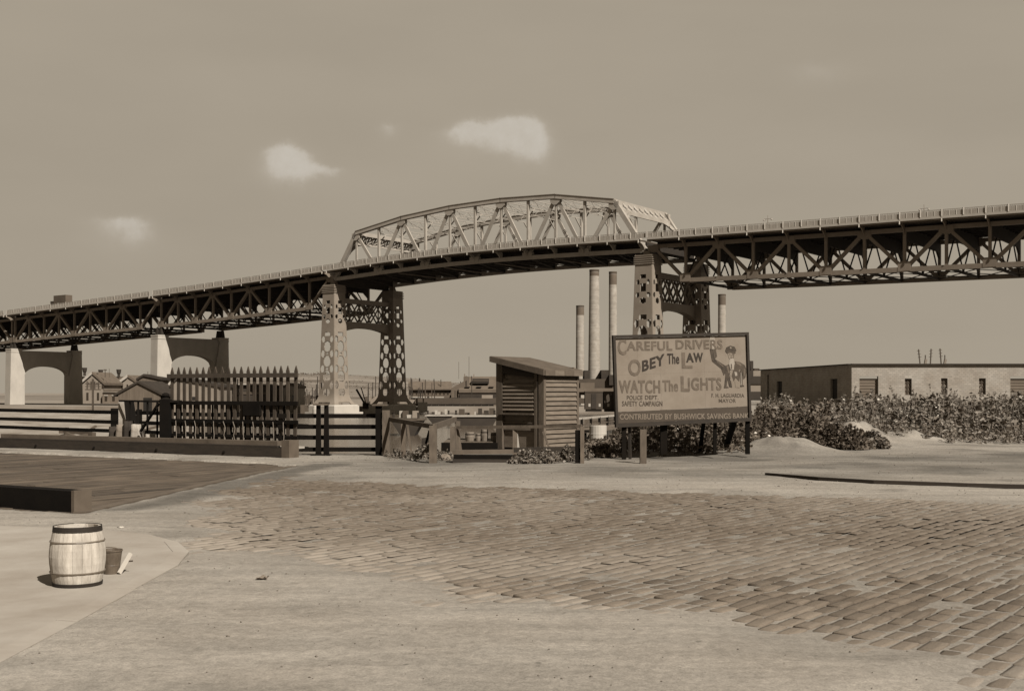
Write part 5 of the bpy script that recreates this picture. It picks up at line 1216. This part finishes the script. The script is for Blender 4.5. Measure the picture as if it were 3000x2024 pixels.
# supports
def bpost(px0, y0_, px1, y1_, Yv0, Yv1, w_, m_='wood_black', nm='post'): MB().beam(at(px0, y0_, Yv0), at(px1, y1_, Yv1), w_, w_).build(nm, m_, BBo)
bpost(1828, 1100, 1828, 1345, 27.15, 27.15, .10); bpost(1844, 1240, 1846, 1352, 27.25, 27.3, .06, 'timber'); bpost(1944, 1100, 1944, 1330, 27.55, 27.55, .16)
bpost(2062, 1230, 2050, 1330, 28.2, 29.5, .09, nm='brace'); bpost(2096, 1100, 2094, 1330, 27.9, 27.9, .08); bpost(2152, 1230, 2128, 1308, 28.3, 29.8, .12, nm='brace'); bpost(1833, 1240, 1822, 1320, 27.3, 28.6, .05, nm='brace')
bpost(2190, 1060, 2190, 1330, 28.05, 28.05, .10)
for v_ in (.5, 1.2, 1.9): bbox_('back_batten', .05, BW-.05, v_-.05, v_+.05, -.10, -.052, 'timber')
MB().prism([bpnt(BW+.0, 1.15, -.1), bpnt(BW+.07, 1.18, -.1), bpnt(BW+.05, 1.42, -.1), bpnt(BW+.0, 1.45, -.1)], bn*.06).build('side_bracket', 'wood_black', BBo)
PO = thing('wooden_post', gp(1887, 1362), 'stubby grey wooden post standing alone before the billboard', 'post'); g0 = gp(1887, 1362)
MB().box((g0.x-.085, g0.y, -.1), (g0.x+.055, g0.y+.14, EYE-108/FOC*g0.y)).build('shaft', 'wood_grey', PO)

# ------------------------------------------------------------ sidewalk, barrel, bucket, stick, curbs
sw = [(-2.98, 3.0), (-3.0, 8.0), (-3.05, 10.6), (-3.2, 11.5), (-3.55, 12.3), (-4.1, 13.0), (-4.9, 13.5), (-6.5, 13.9), (-14, 14.4), (-14, 3.0)]
si = [(-3.12, 3.0), (-3.14, 8.0), (-3.19, 10.55), (-3.33, 11.4), (-3.65, 12.18), (-4.17, 12.87), (-4.94, 13.36), (-6.52, 13.76), (-14, 14.25)]
SW = MB(); SW.prism([(x, y, .0) for x, y in si]+[(-14, 3.0, 0)], (0, 0, .036)); swo = SW.build('sidewalk', 'walk'); tag(swo, kind='structure')
for i in range(9):
    a0, a1, b0, b1 = sw[i], sw[i+1], si[i], si[i+1] if i+1 < len(si) else si[-1]
    if i >= 8: break
    n_seg = max(1, int(math.hypot(a1[0]-a0[0], a1[1]-a0[1])/1.2))
    for k in range(n_seg):
        f0, f1 = k/n_seg, (k+1)/n_seg; g_ = .004; lp = lambda p_, q_, f: (p_[0]+(q_[0]-p_[0])*f, p_[1]+(q_[1]-p_[1])*f)
        A, Bq, C_, D_ = lp(a0, a1, f0+g_), lp(a0, a1, f1-g_), lp(b0, b1, f1-g_), lp(b0, b1, f0+g_); h_ = .038+random.uniform(-.004, .004)
        o_ = MB().hexa([(A[0], A[1], -.1), (Bq[0], Bq[1], -.1), (C_[0], C_[1], -.1), (D_[0], D_[1], -.1)], [(A[0], A[1], h_-.012), (Bq[0], Bq[1], h_-.012), (C_[0], C_[1], h_), (D_[0], D_[1], h_)]).build('curb_stone', 'walk', swo)
bc = Vector((-3.545, 9.47, .036)); BA = thing('barrel', bc, 'small pale wooden nail barrel with dark rims at the left edge', 'barrel')
BHt = .478
def brad(f): return .176+.043*math.sin(math.pi*(.04+.92*f))
ns_ = 18
for i in range(ns_):
    a0 = i/ns_*6.283+.004; a1 = (i+1)/ns_*6.283-.004; m = MB(); rows = 9; vs = []
    for k in range(rows):
        f = k/(rows-1); r_ = brad(f)+random.uniform(-.0006, .0006)
        for (rr, aa) in ((r_, a0), (r_+.0015, (a0+a1)/2), (r_, a1), (r_-.02, a1), (r_-.02, a0)): vs.append(bc+Vector((rr*math.cos(aa), rr*math.sin(aa), f*BHt)))
    fs_ = []
    for k in range(rows-1):
        for j in range(5): fs_.append((k*5+j, k*5+(j+1) % 5, (k+1)*5+(j+1) % 5, (k+1)*5+j))
    fs_ += [tuple(range(5))[::-1], tuple((rows-1)*5+j for j in range(5))]; m.add(vs, fs_).build('stave', 'barrel', BA)
for f, hgt, m_ in ((.03, .03, 'barrel_rim'), (.235, .009, 'hoop'), (.76, .009, 'hoop'), (.965, .045, 'barrel_rim')):
    r_ = brad(f)+.008; m = MB(); vs = []; n = 40
    for (rr, zz_) in ((r_, -hgt/2), (brad(f+.03 if f < .9 else 1)+.008, hgt/2), (r_-.006, hgt/2), (r_-.006, -hgt/2)):
        for i in range(n): aa = i/n*6.283; vs.append(bc+Vector((rr*math.cos(aa), rr*math.sin(aa), f*BHt+zz_)))
    fs_ = [(k*n+i, k*n+(i+1) % n, ((k+1) % 4)*n+(i+1) % n, ((k+1) % 4)*n+i) for k in range(4) for i in range(n)]; m.add(vs, fs_).build('hoop', m_, BA)
MB().lathe(bc+Vector((0, 0, BHt-.05)), [(.165, 0), (.165, .018)], 30).build('head', 'barrel', BA)
for k in range(5):
    MB().box((bc.x-.1+random.uniform(-.05, .1), bc.y-.1+k*.04, bc.z+BHt-.03), (bc.x-.02+random.uniform(0, .1), bc.y-.07+k*.04, bc.z+BHt+random.uniform(.0, .012))).build('shard', 'white_stick', BA)
bk = Vector((-3.47, 10.05, .036)); BKT = thing('bucket', bk, 'small dark metal bucket tucked behind the barrel', 'bucket')
m = MB(); n = 24; vs = []
pr_ = [(.066, 0), (.075, .07), (.077, .075), (.0755, .08), (.090, .19), (.096, .195), (.096, .207), (.088, .207), (.066, .02)]
for r_, z_ in pr_:
    for i in range(n): aa = i/n*6.283; vs.append(bk+Vector((r_*math.cos(aa), r_*math.sin(aa), z_)))
m.add(vs, [(k*n+i, k*n+(i+1) % n, (k+1)*n+(i+1) % n, (k+1)*n+i) for k in range(len(pr_)-1) for i in range(n)]+[tuple(range(n))[::-1], tuple((len(pr_)-1)*n+i for i in range(n))]); m.build('pail', 'bucket', BKT)
m = MB(); prev = None
for i in range(13): aa = i/12*math.pi; c_ = bk+Vector((.094*math.cos(aa), -.02-.07*math.sin(aa)*.6, .2+.035*math.sin(aa))); (m.beam(prev, c_, .006, .006) if prev else None); prev = c_
m.build('handle', 'bucket', BKT)
st = thing('stick', (-3.33, 10.05, .05), 'short pale stick leaning out beside the dark bucket', 'stick'); MB().beam((-3.385, 10.0, .045), (-3.325, 10.12, .20), .022, .03).build('stick_body', 'white_stick', st)
MB().beam((-3.34, 10.1, .135), (-3.30, 10.1, .137), .01, .012).build('twig', 'pole', st)
# low curb step at the right, its shade put into a dark tone
rl = thing('curb_step', (6.4, 20.6, 0), 'low curb step at the right, dark tone standing in for shade', 'rail'); pts = [gp(2245, 1395), gp(2400, 1410), gp(2560, 1420), gp(2832, 1430), gp(3060, 1437)]
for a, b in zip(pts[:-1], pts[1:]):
    za = gz(a.x, a.y); zb2 = gz(b.x, b.y); MB().beam((a.x, a.y, za+(.0 if a is pts[0] else .022)), (b.x, b.y, zb2+.022), .07, .085).build('step_piece', 'soot', rl)  # soot tone stands in for the step's unlit front
# torn scrap of paper / dry leaf on the street and pale litter
for (px, py, s_, l_) in ((768, 1700, .05, 'crumpled dry scrap lying on the bare dirt'), (1212, 1350, .06, 'bright litter scrap by the fence weeds'), (1190, 1345, .05, 'small bright scrap left of the other litter'), (1930, 1340, .07, 'white rag at the foot of the billboard weeds'), (355, 1548, .03, 'tiny white paper bit near the sidewalk corner')):
    g0 = gp(px, py, .01); t = thing('litter', g0, l_, 'litter', 'litter scraps on the street'); bm = bmesh.new(); bmesh.ops.create_grid(bm, x_segments=5, y_segments=4, size=s_)
    for v_ in bm.verts: v_.co.z = abs(mnoise.noise(v_.co*30+Vector((px, 0, 0))))*s_*1.2+.012; v_.co.y *= .7
    me = bpy.data.meshes.new('scrap'); bm.to_mesh(me); bm.free(); me.materials.append(M['white_stick' if px != 768 else 'stone_block']); o_ = bpy.data.objects.new('scrap', me); link(o_); o_.parent = t

# ------------------------------------------------------------ cobblestones
cd = Vector((.62, .785)).normalized(); cn = Vector((-cd.y, cd.x))
def stone_mesh(seed):
    rr = random.Random(seed); m = MB(); L, W_, r_ = .5, .5, .09
    def ring(x, y, z, j): return [(sx*x+rr.uniform(-j, j), sy*y+rr.uniform(-j, j), z) for sx, sy in ((-1, -.72), (-.86, -1), (.86, -1), (1, -.72), (1, .72), (.86, 1), (-.86, 1), (-1, .72))]
    rings = [ring(.5, .5, -.12, 0), ring(.5, .49, -.010, .012), ring(.475, .45, -.002, .016), ring(.30, .24, .004, .02)]
    vs = sum(rings, []); fs_ = [(k*8+i, k*8+(i+1) % 8, (k+1)*8+(i+1) % 8, (k+1)*8+i) for k in range(3) for i in range(8)]+[tuple(24+i for i in range(8))]
    return np.array(vs), fs_
variants = [stone_mesh(i) for i in range(8)]
shared = []
for mm in ('cobble', 'cobble_b', 'cobble_c', 'cobble_d'):
    for vs, fs_ in variants:
        me = bpy.data.meshes.new('cobblestone'); me.from_pydata([tuple(q) for q in vs], [], fs_); me.materials.append(M[mm]); me.shade_smooth(); shared.append(me)
def film(x, y):            # how much dust lies on a stone, by its place
    d = poly_sd(COB, x, y); return np.clip(.95*np.exp(-np.maximum(d, 0)/1.5)*sstep(20, 14, y)+.42*sstep(-.25, .75, fbm(x, y, 4, .45))+.30*sstep(0, 1, x/9-.1)*sstep(20, 9, y), 0, 1)
stones = []
row = -60
CW, CLn = .150, .285
X0 = []
for r_ in range(-95, 160):
    offs = random.random()*CLn; k = -26.0+offs; bow = r_*CW
    while k < 26:
        ln = CLn*random.uniform(.8, 1.18); c_ = cd*(k+ln/2)+cn*(bow+random.uniform(-.006, .006)); X0.append((c_.x+6, c_.y+6, ln-.015, CW-.015-random.random()*.012)); k += ln
X0 = np.array(X0)
rat = X0[:, 0]/np.maximum(X0[:, 1], .1); vis = (X0[:, 1] > 5.4) & (X0[:, 1] < 23.5) & (rat > -.50) & (rat < .50)
X0 = X0[vis]; cm = cobmask(X0[:, 0], X0[:, 1]); X0 = X0[cm > .12]; cm = cm[cm > .12]
X0 = X0[np.argsort(X0[:, 1]-0*X0[:, 0])]
inview = (np.abs(X0[:, 0]/X0[:, 1]) < .44) & (X0[:, 1] > 6.0)
order = np.concatenate([np.where(inview)[0][:298], np.setdiff1d(np.arange(len(X0)), np.where(inview)[0][:298])])
X0 = X0[order]
ang0 = math.atan2(cd.y, cd.x)
wob = .010*fbm(X0[:, 0], X0[:, 1], 3, .9)-.013*(1-cobmask(X0[:, 0], X0[:, 1])); FM = film(X0[:, 0], X0[:, 1])
BV = []; BF = []; nb_ = 0; BL8 = []
for i, (x, y, l_, w_) in enumerate(X0):
    tz = wob[i]+random.uniform(-.007, .005)-(.016 if random.random() < .05 else 0); an = ang0+random.gauss(0, .035); tilt = (random.gauss(0, .016), random.gauss(0, .028))
    if i < 298:
        o_ = bpy.data.objects.new('cobblestone', shared[i % 8+8*int(min(3, max(0, FM[i]*4+random.uniform(-.5, .5))))]); link(o_); o_.parent = ground
        o_.location = (x, y, tz); o_.rotation_euler = (tilt[1], tilt[0], an+(math.pi if i % 3 == 0 else 0)); o_.scale = (l_, w_, 1)
    else:
        vs, fs_ = variants[i % 8]; c_, s_ = math.cos(an), math.sin(an); vx = vs[:, 0]*l_; vy = vs[:, 1]*w_; vz = vs[:, 2]+vx*tilt[0]+vy*tilt[1]
        BV.append(np.stack([x+vx*c_-vy*s_, y+vx*s_+vy*c_, tz+vz], 1)[8:]); nb_ += 1
BV = np.concatenate(BV); f8 = []; q4 = np.array([(k*8+i, k*8+(i+1) % 8, (k+1)*8+(i+1) % 8, (k+1)*8+i) for k in range(2) for i in range(8)]+[(16, 17, 18, 19), (16, 19, 20, 23), (20, 21, 22, 23)])
BFa = (q4[None]+(np.arange(nb_)*24)[:, None, None]).reshape(-1, 4)
attrv = np.repeat(np.clip(FM[298:298+nb_]+rng.uniform(-.13, .13, nb_), 0, 1), len(q4))
cf = M['cobble_far']; nt = cf.node_tree; p = nt.nodes['Principled BSDF']; src = p.inputs['Base Color'].links[0].from_socket; aa = nt.nodes.new('ShaderNodeAttribute'); aa.attribute_name = 'stone'
rr = nt.nodes.new('ShaderNodeMix'); rr.data_type = 'RGBA'; rr.inputs[7].default_value = tone(.25); nt.links.new(src, rr.inputs[6]); nt.links.new(aa.outputs['Fac'], rr.inputs[0])
nt.links.new(rr.outputs[2], p.inputs['Base Color'])
o = fast_mesh('cobblestones', BV, BFa, 'cobble_far', parent=ground, attr=('stone', 'FACE', attrv)); tag(o, kind='stuff'); o.data.shade_smooth()

# pebbles on the dirt
pb = []; pf = []
for i in range(1100):
    y = random.uniform(6.2, 30); x = random.uniform(-.44, .44)*y; s_ = random.uniform(.003, .010)*(1 if random.random() < .95 else 1.8)*(.5+y/16)
    pb.append((x, y, s_))
pb = np.array(pb); zz_ = gza(pb[:, 0], pb[:, 1]); ok = zz_ > -.05; pb = pb[ok]; zz_ = zz_[ok]
oct_ = np.array([(1, 0, 0), (0, 1, 0), (-1, 0, 0), (0, -1, 0), (0, 0, .7), (0, 0, -.7)]); of = np.array([(0, 1, 4), (1, 2, 4), (2, 3, 4), (3, 0, 4), (1, 0, 5), (2, 1, 5), (3, 2, 5), (0, 3, 5)])
pv = (oct_[None]*pb[:, 2][:, None, None]*rng.uniform(.7, 1.3, (len(pb), 6, 1))+np.stack([pb[:, 0], pb[:, 1], zz_+.004], 1)[:, None, :]).reshape(-1, 3)
o = fast_mesh('pebbles', pv, (of[None]+(np.arange(len(pb))*6)[:, None, None]).reshape(-1, 3), 'debris'); tag(o, 'small loose pebbles strewn over the dusty street', 'pebbles', kind='stuff')

# ------------------------------------------------------------ weeds
def pxx(x, y): return CX+FOC*x/y
def tall(x, y):
    px = pxx(x, y); front = np.interp(px, [2230, 2330, 2420, 2560, 2640, 2720, 2900, 3100], [35, 35, 36.5, 37.5, 38.0, 36.8, 36.6, 37.0]); ytop = np.interp(px, [2200, 2240, 2330, 2400, 2480, 2560, 2700, 2790, 2830, 2900, 3050], [1178, 1172, 1180, 1190, 1172, 1158, 1160, 1152, 1168, 1158, 1162])
    hmax = EYE+(HZ-ytop)*46/FOC; h = hmax*sstep(-.3, 3.5, y-front)*(.82+.3*rng.random(len(x)))*(.9+.25*fbm(x, y, 2, .5)); h = np.maximum(h, .25)
    return (px > 2225) & (px < 3080) & (y > front+.35*rng.normal(size=len(x))) & (rng.random(len(x)) < 1.0), h
A = scatter_region(tall, 1700, 8, 24, 34.5, 50)
o = plants('tall_weeds', A, 'leaf', .075, 24, .20); tag(o, 'tall tangled leafy weeds growing in front of the brick building', 'weeds', kind='stuff')
A = scatter_region(tall, 1500, 8, 24, 34.5, 46); A = [(x, y, z, h*random.uniform(.55, 1.05)) for x, y, z, h in A if fbm(np.array([x]), np.array([y]), 2, .8)[0] > -.12]
o = plants('broad_weeds', A, 'leaf', .15, 15, .22); tag(o, 'broad-leaved weeds mixed into the thicket by the road edge', 'weeds', kind='stuff')
A = [(x, y, z, h*random.uniform(1.0, 1.32)) for x, y, z, h in scatter_region(tall, 260, 8, 24, 36, 44)]
o = plants('stalky_weeds', A, 'leaf', .07, 13, .09); tag(o, 'thin tall stalks sticking out of the weed thicket', 'weeds', kind='stuff')
def low(x, y):
    px = pxx(x, y); front = np.interp(px, [2380, 2560, 2640, 2720, 2900, 3100], [34.5, 36, 35.5, 35.5, 35.4, 36]); return (px > 2400) & (px < 3080) & (y > front+.8*fbm(x, y, 3, .9)) & (y < front+2.6), .12+.3*rng.random(len(x))
A = scatter_region(low, 900, 9, 20, 33.5, 40)
o = plants('low_scrub', A, 'leaf', .07, 40, .16); tag(o, 'low scrub creeping out from the thicket over the dirt', 'scrub', kind='stuff')
def mid(x, y):
    px = pxx(x, y); front = np.interp(px, [1700, 1800, 2000, 2180, 2240, 2330, 2400, 2500, 2560], [30.5, 28.3, 28.4, 29.3, 31.5, 32.5, 33, 40, 45])
    h = np.interp(px, [1700, 1790, 1830, 1870, 2000, 2200, 2400, 2500], [.22, .28, .6, .8, .85, .95, 1.0, .8])*sstep(-.2, 2.0, y-front)*(.6+.6*rng.random(len(x))); return (px > 1705) & (px < 2500) & (y > front), np.maximum(h, .18)
A = scatter_region(mid, 1700, 1.6, 12, 28, 37)
o = plants('undergrowth', A, 'leaf_dark', .085, 34, .20); tag(o, 'dark undergrowth beneath and behind the billboard', 'undergrowth', kind='stuff')
def bush(name, pxc, yb, w, h, label, n=110, m_='leaf_dark', leaf=.07, per=60):
    g0 = gp(pxc, yb); A = []
    for i in range(n):
        a = random.random()*6.283; r = math.sqrt(random.random()); x = g0.x+w*r*math.cos(a); y = g0.y+.25*w+w*.7*r*math.sin(a); A.append((x, y, gz(x, y), max(.08, h*(1-r*r*.75)*random.uniform(.7, 1.1))))
    o = plants(name, A, m_, leaf, per, .13); tag(o, label, 'bush', 'bushes along the verge'); return o
bush('bush', 2470, 1322, .80, .78, 'big dark bush between the two sandy mounds', 150, per=70)
bush('bush', 2560, 1318, .45, .5, 'lower leafy bush touching the big dark bush at its right', 70, 'leaf', .10, 40)
bush('bush', 2395, 1312, .4, .4, 'low scrubby bush at the left foot of the big dark bush', 60, per=60)
bush('bush', 1248, 1344, .42, .32, 'scraggly weed clump at the left foot of the V-rail post', 60, 'leaf', .05, 60)
bush('bush', 1540, 1362, .38, .30, 'weed clump under the left half of the shed barrier', 80, 'leaf', .045, 90)
bush('bush', 1605, 1362, .30, .30, 'weed clump in the middle of the shed barrier', 60, 'leaf', .045, 90)
bush('bush', 1665, 1356, .32, .34, 'weed clump against the right post of the shed barrier', 70, 'leaf', .045, 90)
bush('bush', 1760, 1346, .40, .30, 'low bush between the shed barrier and the billboard', 80, per=80)
bush('bush', 1312, 1352, .12, .18, 'tiny weed tuft between the rocks and the timber stack', 30, 'leaf', .04, 90)
# flowers
fl = []
for i in range(150):
    y = random.uniform(39, 44); px = random.uniform(2235, 2990); fl.append(((px-CX)/FOC*y, y, random.uniform(.5, 1.45)))
for i in range(25):
    y = random.uniform(28.6, 31); px = random.uniform(1800, 2260); fl.append(((px-CX)/FOC*y, y, random.uniform(.2, .7)))
o = leaves('weed_flowers', np.array(fl), .075, 'flower', asp=1.0); tag(o, 'pale flower heads scattered through the weeds', 'flowers', kind='stuff')
# dry grass along the shed barrier and fence feet
def grass(x, y):
    px = pxx(x, y); return ((px > 1130) & (px < 1740) & ((px < 1318) | (px > 1515)) & (rng.random(len(x)) < .6) & (y > 26.2+.9*np.abs(fbm(x, y, 2, 1.2))) & (y < 29)) , .05+.12*rng.random(len(x))
A = scatter_region(grass, 1500, -3.3, 2.2, 26, 29)
o = plants('dry_grass', A, 'leaf', .035, 90, .05); tag(o, 'short dry grass along the foot of the barrier and fence', 'grass', kind='stuff')
